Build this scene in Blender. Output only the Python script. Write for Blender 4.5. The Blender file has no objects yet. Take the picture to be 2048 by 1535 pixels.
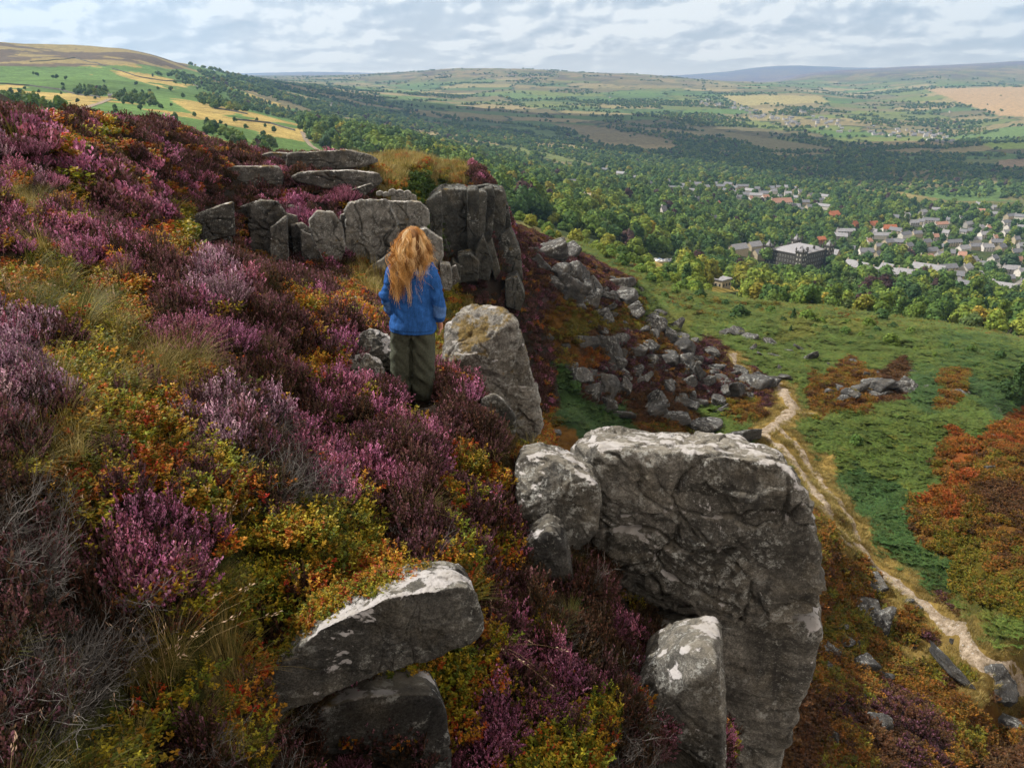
import bpy, bmesh, math, random
import numpy as np
from mathutils import Vector, Matrix, Euler
random.seed(7)
RNG = np.random.default_rng(11)
R = math.radians
S = bpy.context.scene
COL = S.collection

# ------------------------------------------------------------------ camera, sky, sun, exposure
PITCH = R(22.0); FPX = 1547.0
CP, SP = math.cos(PITCH), math.sin(PITCH)
cam = bpy.data.cameras.new('camera'); cam.sensor_width = 36.0; cam.lens = 36.0 * FPX / 2048.0
cam.clip_start = 0.05; cam.clip_end = 60000.0
camo = bpy.data.objects.new('camera', cam); COL.objects.link(camo)
camo.location = (0, 0, 0); camo.rotation_euler = (R(90) - PITCH, 0, 0)
S.camera = camo

SUN_EL, SUN_AZ = R(45.0), R(-71.0)          # azimuth from +Y towards +X
TO_SUN = Vector((math.sin(SUN_AZ) * math.cos(SUN_EL), math.cos(SUN_AZ) * math.cos(SUN_EL), math.sin(SUN_EL)))
SUN_STRENGTH, SKY_STRENGTH, EXPOSURE = 5.0, 0.074, 0.74
HAZE = 7.0e-5
S.view_settings.view_transform = 'Standard'; S.view_settings.look = 'None'
S.view_settings.exposure = EXPOSURE; S.view_settings.gamma = 1.0
S.view_settings.use_curve_mapping = False
cy = S.cycles
cy.max_bounces = 5; cy.diffuse_bounces = 2; cy.glossy_bounces = 2; cy.transmission_bounces = 2
cy.transparent_max_bounces = 6; cy.volume_bounces = 0
cy.use_adaptive_sampling = True; cy.adaptive_threshold = 0.015
cy.use_denoising = True
try:
    cy.denoiser = 'OPENIMAGEDENOISE'; cy.denoising_input_passes = 'RGB_ALBEDO_NORMAL'
except Exception:
    pass
cy.sample_clamp_indirect = 4.0

class NT:
    """small helper round a node tree"""
    def __init__(s, nt):
        s.t = nt; nt.nodes.clear()
    def n(s, kind, **kw):
        nd = s.t.nodes.new(kind)
        for k, v in kw.items(): setattr(nd, k, v)
        return nd
    def put(s, sock, v):
        if v is None: return
        if hasattr(v, 'is_output'): s.t.links.new(v, sock)
        elif isinstance(v, (tuple, list)):
            v = tuple(v)
            if sock.type == 'RGBA' and len(v) == 3: v = v + (1.0,)
            sock.default_value = v
        else:
            if sock.type == 'RGBA': v = (v, v, v, 1)
            elif sock.type == 'VECTOR': v = (v, v, v)
            sock.default_value = v
    def noise(s, scale, detail=4, rough=.55, vec=None, dist=0.0):
        nd = s.n('ShaderNodeTexNoise'); s.put(nd.inputs['Scale'], scale); s.put(nd.inputs['Detail'], detail)
        s.put(nd.inputs['Roughness'], rough); s.put(nd.inputs['Vector'], vec); s.put(nd.inputs['Distortion'], dist)
        return nd.outputs[0]
    def voro(s, scale, vec=None, feature='F1', out=0, rnd=1.0):
        nd = s.n('ShaderNodeTexVoronoi', feature=feature); s.put(nd.inputs['Scale'], scale); s.put(nd.inputs['Vector'], vec)
        s.put(nd.inputs['Randomness'], rnd)
        return nd.outputs[out]
    def ramp(s, fac, stops, interp='LINEAR'):
        nd = s.n('ShaderNodeValToRGB'); cr = nd.color_ramp; cr.interpolation = interp
        while len(cr.elements) > 1: cr.elements.remove(cr.elements[-1])
        for i, (p, c) in enumerate(stops):
            e = cr.elements[0] if i == 0 else cr.elements.new(p)
            e.position = p
            e.color = (c, c, c, 1) if not isinstance(c, (tuple, list)) else tuple(c)[:3] + (1,)
        s.put(nd.inputs[0], fac)
        return nd.outputs[0]
    def mix(s, fac, a, b, mode='MIX'):
        nd = s.n('ShaderNodeMix', data_type='RGBA', blend_type=mode)
        s.put(nd.inputs[0], fac); s.put(nd.inputs[6], a); s.put(nd.inputs[7], b)
        return nd.outputs[2]
    def m(s, op, a, b=None, c=None, clamp=False):
        nd = s.n('ShaderNodeMath', operation=op, use_clamp=clamp)
        s.put(nd.inputs[0], a); s.put(nd.inputs[1], b)
        if c is not None: s.put(nd.inputs[2], c)
        return nd.outputs[0]
    def vm(s, op, a, b=None):
        nd = s.n('ShaderNodeVectorMath', operation=op); s.put(nd.inputs[0], a); s.put(nd.inputs[1], b)
        return nd.outputs[0]
    def sep(s, v):
        nd = s.n('ShaderNodeSeparateXYZ'); s.put(nd.inputs[0], v); return nd.outputs
    def comb(s, x, y, z):
        nd = s.n('ShaderNodeCombineXYZ')
        for i, q in enumerate((x, y, z)): s.put(nd.inputs[i], q)
        return nd.outputs[0]
    def bump(s, h, strength=.5, dist=.02, normal=None):
        nd = s.n('ShaderNodeBump'); s.put(nd.inputs['Height'], h); s.put(nd.inputs['Strength'], strength)
        s.put(nd.inputs['Distance'], dist); s.put(nd.inputs['Normal'], normal)
        return nd.outputs[0]
    def attr(s, name='Col'):
        return s.n('ShaderNodeAttribute', attribute_name=name).outputs
    def coord(s, k='Object'):
        return s.n('ShaderNodeTexCoord').outputs[k]
    def geo(s, k='Position'):
        return s.n('ShaderNodeNewGeometry').outputs[k]
    def info(s, k='Random'):
        return s.n('ShaderNodeObjectInfo').outputs[k]
    def out(s, color, rough=.9, normal=None, spec=.2, trans=None, metallic=None):
        b = s.n('ShaderNodeBsdfPrincipled'); s.put(b.inputs['Base Color'], color); s.put(b.inputs['Roughness'], rough)
        s.put(b.inputs['Specular IOR Level'], spec); s.put(b.inputs['Normal'], normal)
        if metallic is not None: s.put(b.inputs['Metallic'], metallic)
        o = s.n('ShaderNodeOutputMaterial'); sh = b.outputs[0]
        if trans:
            t = s.n('ShaderNodeBsdfTranslucent'); s.put(t.inputs[0], color)
            mx = s.n('ShaderNodeMixShader'); mx.inputs[0].default_value = trans
            s.t.links.new(sh, mx.inputs[1]); s.t.links.new(t.outputs[0], mx.inputs[2]); sh = mx.outputs[0]
        s.t.links.new(sh, o.inputs[0])

def mat(name):
    m_ = bpy.data.materials.new(name); m_.use_nodes = True
    return m_, NT(m_.node_tree)

world = bpy.data.worlds.new('World'); S.world = world; world.use_nodes = True
w = NT(world.node_tree)
sky = w.n('ShaderNodeTexSky', sky_type='NISHITA', sun_disc=False)
sky.sun_elevation = SUN_EL; sky.sun_rotation = SUN_AZ; sky.air_density = 1.0; sky.dust_density = 1.5
d = w.coord('Generated'); dx, dy, dz = w.sep(d)[:3]
el = w.m('MAXIMUM', dz, 0.0)
k_ = w.m('ADD', el, .05)
sv = w.comb(w.m('MULTIPLY', dx, 7.0), w.m('MULTIPLY', dy, 7.0), w.m('MULTIPLY', w.m('LOGARITHM', k_, 2.718), 1.55))
big = w.noise(1.3, 3, .5, w.vm('ADD', sv, (3, 5, 9)))
n1 = w.noise(2.3, 12, .50, sv, .12); n2 = w.noise(2.3, 4, .45, w.vm('ADD', sv, (-.05, 0.0, .085)), .12)
puff = w.m('ADD', w.m('MULTIPLY', w.m('SUBTRACT', n1, n2), 2.3), w.m('ADD', w.m('MULTIPLY', n1, .36), w.m('MULTIPLY', big, .74)))
cloud = w.ramp(puff, [(.30, (6.2, 5.4, 4.7)), (.46, (7.9, 6.9, 6.0)), (.58, (9.9, 8.7, 7.4)), (.70, (13.4, 11.7, 9.6))])
cov = w.ramp(w.m('ADD', big, w.m('MULTIPLY', n1, .5)), [(.58, 0.3), (.72, 1.0)])
pale = w.ramp(el, [(0.0, 1.0), (.022, .40), (.06, 0.0)])
skyc = w.mix(cov, w.mix(.85, sky.outputs[0], (8.5, 7.2, 6.1)), cloud)
skyc = w.mix(w.m('MULTIPLY', pale, .60), skyc, (10.8, 9.4, 7.7))
bg = w.n('ShaderNodeBackground'); w.put(bg.inputs[0], skyc); bg.inputs[1].default_value = SKY_STRENGTH
w.t.links.new(bg.outputs[0], w.n('ShaderNodeOutputWorld').inputs[0])

sun = bpy.data.lights.new('sun', 'SUN'); sun.energy = SUN_STRENGTH; sun.angle = R(.6); sun.color = (1.0, .945, .85)
suno = bpy.data.objects.new('sun', sun); COL.objects.link(suno)
suno.rotation_euler = (-TO_SUN).to_track_quat('-Z', 'Y').to_euler(); suno.location = (-40, 0, 60)

# ------------------------------------------------------------------ projections
def ray(px, py):
    a = (px - 1024.0) / FPX; b = (767.5 - py) / FPX
    y = CP + b * SP
    return a / y, (-SP + b * CP) / y            # x/y, z/y
def at(px, py, Y):
    u, wz = ray(px, py); return Vector((u * Y, Y, wz * Y))
def project(x, y, z):
    dep = y * CP - z * SP
    return 1024.0 + FPX * x / dep, 767.5 - FPX * (y * SP + z * CP) / dep
def mpp(p):                                       # metres per photo pixel at p
    return (p[1] * CP - p[2] * SP) / FPX

# ------------------------------------------------------------------ noise
def _h(ix, iy, iz, seed):
    n = (ix.astype(np.int64) * 374761393 + iy.astype(np.int64) * 668265263 + iz.astype(np.int64) * 2147483647 + seed * 974634777) & 0xffffffff
    n = ((n ^ (n >> 13)) * 1274126177) & 0xffffffff
    n = ((n ^ (n >> 16)) * 2246822519) & 0xffffffff
    return ((n ^ (n >> 15)) & 0xffffff).astype(np.float64) / 0xffffff
def vnoise(p, seed=0):
    i = np.floor(p); f = p - i; f = f * f * f * (f * (f * 6 - 15) + 10); i = i.astype(np.int64)
    r = 0
    for a in (0, 1):
        for b in (0, 1):
            for c in (0, 1):
                wt = (f[:, 0] if a else 1 - f[:, 0]) * (f[:, 1] if b else 1 - f[:, 1]) * (f[:, 2] if c else 1 - f[:, 2])
                r = r + wt * _h(i[:, 0] + a, i[:, 1] + b, i[:, 2] + c, seed)
    return r * 2 - 1
def fbm(p, octs=4, seed=0, gain=.5):
    r = 0; a = 1.0; q = np.array(p, float)
    for k in range(octs):
        r = r + a * vnoise(q + k * 17.3, seed + k); a *= gain; q = q * 2.03
    return r
def fbm2(x, y, octs=4, seed=0, gain=.5):
    x = np.asarray(x, float); sh = x.shape
    return fbm(np.stack([x.ravel(), np.asarray(y, float).ravel(), np.full(x.size, .37)], 1), octs, seed, gain).reshape(sh)
def sstep(a, b, x):
    t = np.clip((x - a) / (b - a), 0, 1); return t * t * (3 - 2 * t)

# ------------------------------------------------------------------ terrain heights from surveyed points (thin plate)
class TPS:
    KU = 3.2
    def __init__(s, pts):
        P = np.array([[p[0] / p[1] * s.KU, math.log(p[1])] for p in pts]); W = np.array([p[2] / p[1] for p in pts])
        n = len(P); d2 = ((P[:, None] - P[None]) ** 2).sum(-1)
        K = np.where(d2 > 0, .5 * d2 * np.log(np.maximum(d2, 1e-12)), 0) + np.eye(n) * 5e-4
        Q = np.hstack([np.ones((n, 1)), P]); A = np.zeros((n + 3, n + 3)); A[:n, :n] = K; A[:n, n:] = Q; A[n:, :n] = Q.T
        sol = np.linalg.solve(A, np.concatenate([W, np.zeros(3)])); s.P, s.w, s.a = P, sol[:n], sol[n:]
    def __call__(s, x, y):
        x = np.asarray(x, float); y = np.maximum(np.asarray(y, float), .3); sh = x.shape
        U = np.stack([(x / y * s.KU).ravel(), np.log(y).ravel()], 1); out = np.empty(len(U))
        for i in range(0, len(U), 20000):
            q = U[i:i + 20000]; d2 = ((q[:, None] - s.P[None]) ** 2).sum(-1)
            out[i:i + 20000] = (.5 * d2 * np.log(np.maximum(d2, 1e-12))) @ s.w + s.a[0] + q @ s.a[1:]
        return out.reshape(sh) * y

F_PTS = [at(*p) for p in [
    (0,1535,1.5),(350,1535,2.0),(560,1535,2.4),(760,1535,2.75),(900,1535,2.9),(650,1430,2.8),(460,1430,2.2),(1000,1535,3.0),(1250,1535,3.4),(1420,1500,4.2),
    (0,1250,1.9),(300,1250,2.3),(470,1320,2.5),(620,1200,3.0),(760,1160,3.35),(880,1150,3.65),(1000,1250,3.9),(1150,1400,3.6),(1000,1400,3.35),
    (1200,1230,4.6),(1080,1180,4.4),(0,1000,2.4),(300,1000,2.9),(600,1000,3.9),(450,1120,2.95),(800,1000,4.4),(950,1050,4.6),(1050,1100,4.9),(780,1100,3.9),
    (0,800,3.1),(300,800,4.0),(550,800,5.0),(825,808,6.6),(1000,850,6.2),(700,900,5.0),(900,900,5.4),(1000,960,5.3),
    (0,650,4.2),(300,650,5.2),(420,600,6.2),(560,650,6.6),(660,720,6.6),(700,690,7.2),(760,740,7.3),(860,770,7.6),
    (0,500,6.5),(250,520,8),(440,560,8),(560,600,8),(100,450,8.5),
    (600,600,14),(700,650,14),(800,720,14),(900,800,14),(1000,900,12),(480,560,15),
    (0,400,10),(150,420,12),(300,450,16),(400,500,19),(450,520,22),(500,545,27),
    (600,560,31),(650,575,32),(750,590,34),(850,600,42),(880,572,62),(920,562,72),(990,540,75),(900,545,73),(900,373,80),(945,371,81),(860,376,76),
    (500,405,43),(650,398,45),(780,390,48),(850,384,69),(800,392,56),(975,372,82),(780,334,72),(900,352,84),(980,366,88),(600,335,52),(690,345,52),
    (480,480,36),(560,530,37),(700,540,39),(850,540,45),(440,490,31),(380,450,27),
    (0,246,19),(120,254,24),(250,260,32),(400,291,44),(520,316,56),(570,325,58),
    (0,270,15),(0,256,28),(120,264,34),(250,274,44),(400,307,58),(500,330,75),(-200,246,17),(-200,300,10),(-250,500,6),(-250,240,30),(60,302,13),(200,300,20),(330,262,38),(100,330,13),(250,350,21),(400,400,33),(300,300,28),(150,302,18),(500,350,46),(420,340,38),(300,400,21),
    (0,260,40),(250,290,60),(400,330,80),(520,365,110),(700,380,120),(850,395,125),(980,410,125),
    (1060,530,95),(1000,640,72),(960,700,60),(1020,800,40),(1100,1000,20),(1150,1100,10),
    (1400,1400,8),(1500,1500,6)]]
tpsF = TPS(F_PTS)
CLY = np.array([0.5, 2.5, 3.2, 4.0, 5.0, 6.0, 7.0, 8.5, 11., 15., 25., 40., 70., 140.])
CLX = np.array([.9, 1.15, 1.45, 1.75, 1.7, 1.2, .75, .45, .3, .2, .5, 1.5, 4., 10.])
def hF(x, y):
    z = tpsF(x, y)
    e = np.interp(y, CLY, CLX); wd = np.maximum(.9, np.asarray(y) * .14)
    z = z - sstep(0, 1, (x - e) / wd) * (4 + .35 * np.minimum(y, 30)) - np.maximum(x - e - wd, 0) * 1.1
    a = np.clip(y / 10, .18, 1.0)
    return z + a * (.20 * fbm2(np.asarray(x) * .9, np.asarray(y) * .9, 3, 5) + .10 * fbm2(np.asarray(x) * 2.9, np.asarray(y) * 2.9, 3, 9))

M_PTS = [at(*p) for p in [
    (1028,462,105),(1000,540,88),(950,570,80),(900,620,72),(1020,600,80),(1100,490,112),(1180,530,110),(1270,575,108),(1310,620,104),(1400,690,100),
    (1470,735,96),(1560,775,91),(1270,592,150),(1150,525,150),(1400,690,118),
    (1100,620,84),(1200,650,89),(1250,750,82),(1150,700,80),(1350,780,84),(1400,830,82),(1250,830,76),(1100,780,72),(1060,720,76),(1450,800,86),
    (1300,950,60),(1200,900,66),(1400,1000,58),(1100,860,64),
    (1570,800,85),(1540,860,76),(1620,950,66),(1700,1070,55),(1800,1170,49),(1900,1250,44.5),(2030,1370,39),
    (1700,900,71),(1900,900,66),(2048,865,68),(2048,1100,49),(1900,1050,54),(2048,1300,40),(1830,850,74),(1700,800,84),(1800,1000,60),(1950,1180,46),
    (1650,1300,37),(1800,1400,35),(2048,1535,31),(1620,1535,23),(1800,1535,27),(1640,1150,44),(1650,1000,58),(2048,880,90),
    (1500,650,135),(1600,700,118),(1500,710,108),(1900,720,114),(2048,745,110),(1800,760,99),(1900,665,155),(2048,695,160),(1650,622,180),(1400,592,188),
    (1300,562,192),(1250,522,240),(1200,502,280),(1150,472,330),(1100,455,380),
    (1440,575,420),(1580,542,700),(1800,575,540),(1800,645,290),(1500,612,260),(2000,655,330),(2000,570,700),(1900,505,900),(1700,455,1050),(1500,405,1250),
    (1300,405,900),(1100,430,560),(1200,455,520),(1300,510,470),(1050,405,580),(1000,345,900),(800,295,800),(1200,362,1300),
    (620,292,650),(500,232,900),(300,222,700),(200,202,800),(0,202,600),(0,150,1300),(150,130,1600),(0,88,2050),(150,101,2050),(280,108,2050),(318,122,2000),
    (345,142,1900),(400,168,1700),(480,202,1500),(560,242,1200),(250,140,1600),(150,150,4000),(330,152,4200),(420,150,9000),
    (900,240,2600),(700,202,2800),(600,170,4000),(500,157,6000),(1000,290,1900),(1300,342,1700),(1600,372,1650),(1900,402,1450),(2048,445,1150),
    (1900,332,2000),(1600,300,2500),(1300,260,2900),(1500,232,3800),(1900,250,3600),(1900,200,4600),(2048,182,5000),(1600,190,5000),(1400,180,5500),
    (1200,180,5200),(1000,170,5500),(800,165,6000),(700,155,7000),(780,148,7200),(900,138,7200),(1000,137,7200),(1100,141,7200),(1250,148,7200),(1350,154,7200),(1500,168,6500),
    (900,150,9000),(1100,152,9000),(1300,160,9000),
    (1700,183,6500),(2048,165,7000),(1550,164,9500),(1600,150,9500),(1700,140,9500),(1800,134,9500),(2048,123,9500),(1500,160,10500),(1700,150,12000),(2048,135,12000),
    (1450,148,14500),(1530,137,14500),(1620,136,14500),(1400,152,14500),(600,146,14500),(450,150,14500),(760,149,14500),(1000,152,15000),
    (250,285,150),(0,255,150),(450,330,150),(250,240,330),(0,215,330),(520,310,350),(620,330,300),(800,370,300),(950,415,300),(1010,440,220)]]
M_PTS += [Vector(p) for p in [(2,10,-16),(0,30,-21),(-8,30,-17),(-20,20,-12),(-6,10,-12),(6,16,-20),(12,25,-25),(-30,40,-14),(-10,60,-26),(5,60,-27),(-30,90,-24),(-50,70,-14),(-12,95,-30),(-14,16,-10)]]
tpsM = TPS(M_PTS)
def hM(x, y):
    x = np.asarray(x, float); y = np.asarray(y, float)
    z = tpsM(x, y)
    k1 = sstep(15, 40, y) * (1 - sstep(150, 400, y)); k2 = sstep(400, 1500, y)
    z = z + k1 * (.55 * fbm2(x * .16, y * .16, 3, 21) + .22 * fbm2(x * .6, y * .6, 3, 23))
    z = z + k2 * (7.0 * fbm2(x * .0035, y * .0035, 4, 31)) * (1 - .3 * sstep(5000, 9000, y))
    return z

def hit(px, py, fn, y0, y1, n=1400):
    u, wz = ray(px, py); ys = np.geomspace(y0, y1, n)
    d_ = wz * ys - fn(u * ys, ys); k = np.nonzero(d_ <= 0)[0]
    i = k[0] if len(k) else n - 1
    if 0 < i and len(k):
        t = d_[i - 1] / (d_[i - 1] - d_[i]); Y = ys[i - 1] + t * (ys[i] - ys[i - 1])
    else: Y = ys[i]
    return Vector((u * Y, Y, float(fn(np.array([u * Y]), np.array([Y]))[0])))
def hitF(px, py): return hit(px, py, hF, .8, 120)
def hitM(px, py, y0=22, y1=14000): return hit(px, py, hM, y0, y1)

# ------------------------------------------------------------------ object helpers
def tag(o, label=None, cat=None, group=None, kind=None):
    if label: o['label'] = label
    if cat: o['category'] = cat
    if group: o['group'] = group
    if kind: o['kind'] = kind
    return o
def empty(name, loc=(0, 0, 0), rz=0.0, sc=1.0):
    o = bpy.data.objects.new(name, None); COL.objects.link(o); o.empty_display_size = .2
    o.location = loc; o.rotation_euler = (0, 0, rz); o.scale = (sc, sc, sc) if not isinstance(sc, tuple) else sc
    return o
def mesh_np(name, V, F, C=None, smooth=True, extra=None):
    """V (n,3); F (m,3) or (m,4)"""
    V = np.ascontiguousarray(V, np.float32); F = np.ascontiguousarray(F, np.int32)
    me = bpy.data.meshes.new(name); k = F.shape[1]
    me.vertices.add(len(V)); me.vertices.foreach_set('co', V.ravel())
    me.loops.add(F.size); me.loops.foreach_set('vertex_index', F.ravel())
    me.polygons.add(len(F)); me.polygons.foreach_set('loop_start', np.arange(0, F.size, k, dtype=np.int32))
    me.update(calc_edges=True)
    if smooth: me.polygons.foreach_set('use_smooth', np.ones(len(F), bool))
    if C is not None:
        C = np.asarray(C, np.float32)
        if C.shape[1] == 3: C = np.hstack([C, np.ones((len(C), 1), np.float32)])
        a = me.color_attributes.new('Col', 'FLOAT_COLOR', 'POINT'); a.data.foreach_set('color', np.ascontiguousarray(C).ravel())
    me.update()
    return me
def link(name, me, m_=None, parent=None, loc=None):
    o = bpy.data.objects.new(name, me)
    if m_ is not None and not me.materials: me.materials.append(m_)
    COL.objects.link(o)
    if parent is not None: o.parent = parent
    if loc is not None: o.location = loc
    return o
def copy_tree(o, parent=None):
    c = o.copy(); COL.objects.link(c); c.parent = parent
    for ch in o.children: copy_tree(ch, c)
    return c
class MB:
    """collects polygons for one mesh"""
    def __init__(s): s.v = []; s.f = []
    def add(s, vs, fs):
        b = len(s.v); s.v += [tuple(q) for q in vs]; s.f += [tuple(b + i for i in f) for f in fs]; return s
    def box(s, x0, x1, y0, y1, z0, z1):
        return s.add([(x0,y0,z0),(x1,y0,z0),(x1,y1,z0),(x0,y1,z0),(x0,y0,z1),(x1,y0,z1),(x1,y1,z1),(x0,y1,z1)],
                     [(0,3,2,1),(4,5,6,7),(0,1,5,4),(1,2,6,5),(2,3,7,6),(3,0,4,7)])
    def lathe(s, prof, n=12, cx=0, cy=0):
        vs = []; fs = []
        for r, z in prof:
            for k in range(n):
                a = 2 * math.pi * k / n; vs.append((cx + r * math.cos(a), cy + r * math.sin(a), z))
        for i in range(len(prof) - 1):
            for k in range(n): fs.append((i*n+k, i*n+(k+1)%n, (i+1)*n+(k+1)%n, (i+1)*n+k))
        fs.append(tuple(range(n))[::-1]); fs.append(tuple(range((len(prof)-1)*n, len(prof)*n)))
        return s.add(vs, fs)
    def tube(s, pts, rad, n=8, flat=1.0):
        pts = [Vector(p) for p in pts]; vs = []; fs = []; up = Vector((.13, .21, 1)).normalized()
        L = len(pts)
        for i, p in enumerate(pts):
            t = (pts[min(i+1, L-1)] - pts[max(i-1, 0)]).normalized()
            a = t.cross(up)
            if a.length < .05: a = t.cross(Vector((1, 0, 0)))
            a.normalize(); b = t.cross(a).normalized()
            r = rad[i] if isinstance(rad, (list, tuple)) else rad
            for k in range(n):
                q = 2 * math.pi * k / n; vs.append(p + a * (r * math.cos(q)) + b * (r * flat * math.sin(q)))
        for i in range(L - 1):
            for k in range(n): fs.append((i*n+k, i*n+(k+1)%n, (i+1)*n+(k+1)%n, (i+1)*n+k))
        fs.append(tuple(range(n))[::-1]); fs.append(tuple(range((L-1)*n, L*n)))
        return s.add(vs, fs)
    def loft(s, secs, n=28):
        """secs: (cx,cy,cz,rx,ry[,pow])"""
        vs = []; fs = []
        for q in secs:
            cx, cy_, cz, rx, ry = q[:5]; pw = q[5] if len(q) > 5 else 2.0
            for k in range(n):
                a = 2 * math.pi * k / n; c, d_ = math.cos(a), math.sin(a)
                vs.append((cx + rx * math.copysign(abs(c) ** (2 / pw), c), cy_ + ry * math.copysign(abs(d_) ** (2 / pw), d_), cz))
        for i in range(len(secs) - 1):
            for k in range(n): fs.append((i*n+k, i*n+(k+1)%n, (i+1)*n+(k+1)%n, (i+1)*n+k))
        fs.append(tuple(range(n))[::-1]); fs.append(tuple(range((len(secs)-1)*n, len(secs)*n)))
        return s.add(vs, fs)
    def ball(s, c, r, n=10, sc=(1, 1, 1)):
        vs = []; fs = []; m_ = n // 2 + 1
        for i in range(m_ + 1):
            t = math.pi * (i + .0) / m_; t = min(max(t, .06), math.pi - .06)
            for k in range(n):
                a = 2 * math.pi * k / n
                vs.append((c[0] + r*sc[0]*math.sin(t)*math.cos(a), c[1] + r*sc[1]*math.sin(t)*math.sin(a), c[2] + r*sc[2]*math.cos(t)))
        for i in range(m_):
            for k in range(n): fs.append((i*n+k, (i+1)*n+k, (i+1)*n+(k+1)%n, i*n+(k+1)%n))
        fs.append(tuple(range(n))); fs.append(tuple(range(m_*n, (m_+1)*n))[::-1])
        return s.add(vs, fs)
    def mesh(s, name, smooth=False):
        me = bpy.data.meshes.new(name); me.from_pydata(s.v, [], s.f); me.update()
        if smooth:
            me.polygons.foreach_set('use_smooth', np.ones(len(me.polygons), bool))
        return me
    def obj(s, name, m_, parent=None, loc=None, smooth=False):
        return link(name, s.mesh(name, smooth), m_, parent, loc)
def setcol(me, C):
    C = np.asarray(C, np.float32)
    if C.shape[1] == 3: C = np.hstack([C, np.ones((len(C), 1), np.float32)])
    a = me.color_attributes.new('Col', 'FLOAT_COLOR', 'POINT'); a.data.foreach_set('color', np.ascontiguousarray(C).ravel())
def coords(me):
    V = np.empty(len(me.vertices) * 3, np.float32); me.vertices.foreach_get('co', V); return V.reshape(-1, 3).astype(float)
def normals(me):
    V = np.empty(len(me.vertices) * 3, np.float32); me.vertices.foreach_get('normal', V); return V.reshape(-1, 3).astype(float)
def setco(me, V):
    me.vertices.foreach_set('co', np.ascontiguousarray(V, np.float32).ravel()); me.update()
def fused(mb, name, voxel, smooth_it=4):
    """one continuous skin over the collected tubes"""
    o = bpy.data.objects.new('tmp', mb.mesh('tmp')); COL.objects.link(o)
    r = o.modifiers.new('r', 'REMESH'); r.mode = 'VOXEL'; r.voxel_size = voxel; r.use_smooth_shade = True
    q = o.modifiers.new('s', 'SMOOTH'); q.factor = .5; q.iterations = smooth_it
    dg = bpy.context.evaluated_depsgraph_get(); dg.update()
    me = bpy.data.meshes.new_from_object(o.evaluated_get(dg)); me.name = name
    bpy.data.objects.remove(o)
    me.polygons.foreach_set('use_smooth', np.ones(len(me.polygons), bool))
    return me
def scatter(name, pos, rot, scl, idx, coll, label=None):
    """one 'stuff' object: plants of a source collection set on points"""
    me = bpy.data.meshes.new(name); n = len(pos)
    me.vertices.add(n); me.vertices.foreach_set('co', np.ascontiguousarray(pos, np.float32).ravel())
    for nm, tp, key, arr in (('rot', 'FLOAT_VECTOR', 'vector', rot), ('scl', 'FLOAT_VECTOR', 'vector', scl)):
        a = me.attributes.new(nm, tp, 'POINT'); a.data.foreach_set(key, np.ascontiguousarray(arr, np.float32).ravel())
    a = me.attributes.new('idx', 'INT', 'POINT'); a.data.foreach_set('value', np.ascontiguousarray(idx, np.int32))
    o = bpy.data.objects.new(name, me); COL.objects.link(o); o['kind'] = 'stuff'
    if label: o['label'] = label
    ng = bpy.data.node_groups.new(name + '_scatter', 'GeometryNodeTree')
    ng.interface.new_socket('Geometry', in_out='INPUT', socket_type='NodeSocketGeometry')
    ng.interface.new_socket('Geometry', in_out='OUTPUT', socket_type='NodeSocketGeometry')
    gi = ng.nodes.new('NodeGroupInput'); go = ng.nodes.new('NodeGroupOutput')
    ip = ng.nodes.new('GeometryNodeInstanceOnPoints'); ci = ng.nodes.new('GeometryNodeCollectionInfo')
    ci.inputs['Collection'].default_value = coll; ci.inputs['Separate Children'].default_value = True; ci.inputs['Reset Children'].default_value = True
    def na(nm, t):
        q = ng.nodes.new('GeometryNodeInputNamedAttribute'); q.data_type = t; q.inputs['Name'].default_value = nm; return q.outputs['Attribute']
    L = ng.links.new
    L(gi.outputs[0], ip.inputs['Points']); L(ci.outputs[0], ip.inputs['Instance']); ip.inputs['Pick Instance'].default_value = True
    L(na('idx', 'INT'), ip.inputs['Instance Index'])
    e2r = ng.nodes.new('FunctionNodeEulerToRotation'); L(na('rot', 'FLOAT_VECTOR'), e2r.inputs[0]); L(e2r.outputs[0], ip.inputs['Rotation'])
    L(na('scl', 'FLOAT_VECTOR'), ip.inputs['Scale']); L(ip.outputs[0], go.inputs[0])
    md = o.modifiers.new('scatter', 'NODES'); md.node_group = ng
    return o
def source(collname, meshes):
    """an unlinked collection of plant meshes for scatter(); Collection Info sorts by name"""
    c = bpy.data.collections.new(collname)
    for i, me in enumerate(meshes):
        c.objects.link(bpy.data.objects.new('%s_%03d' % (collname, i), me))
    return c
def hull2(P):
    P = sorted(set(map(tuple, P)))
    def half(ps):
        h = []
        for p in ps:
            while len(h) > 1 and (h[-1][0]-h[-2][0])*(p[1]-h[-2][1]) - (h[-1][1]-h[-2][1])*(p[0]-h[-2][0]) <= 0: h.pop()
            h.append(p)
        return h
    a = half(P); b = half(P[::-1]); return a[:-1] + b[:-1]
def inpoly(px, py, poly):
    px = np.asarray(px); py = np.asarray(py); r = np.zeros(px.shape, bool); n = len(poly)
    for i in range(n):
        x0, y0 = poly[i]; x1, y1 = poly[(i + 1) % n]
        c = ((y0 > py) != (y1 > py)) & (px < (x1 - x0) * (py - y0) / ((y1 - y0) if y1 != y0 else 1e-9) + x0)
        r ^= c
    return r
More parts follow.
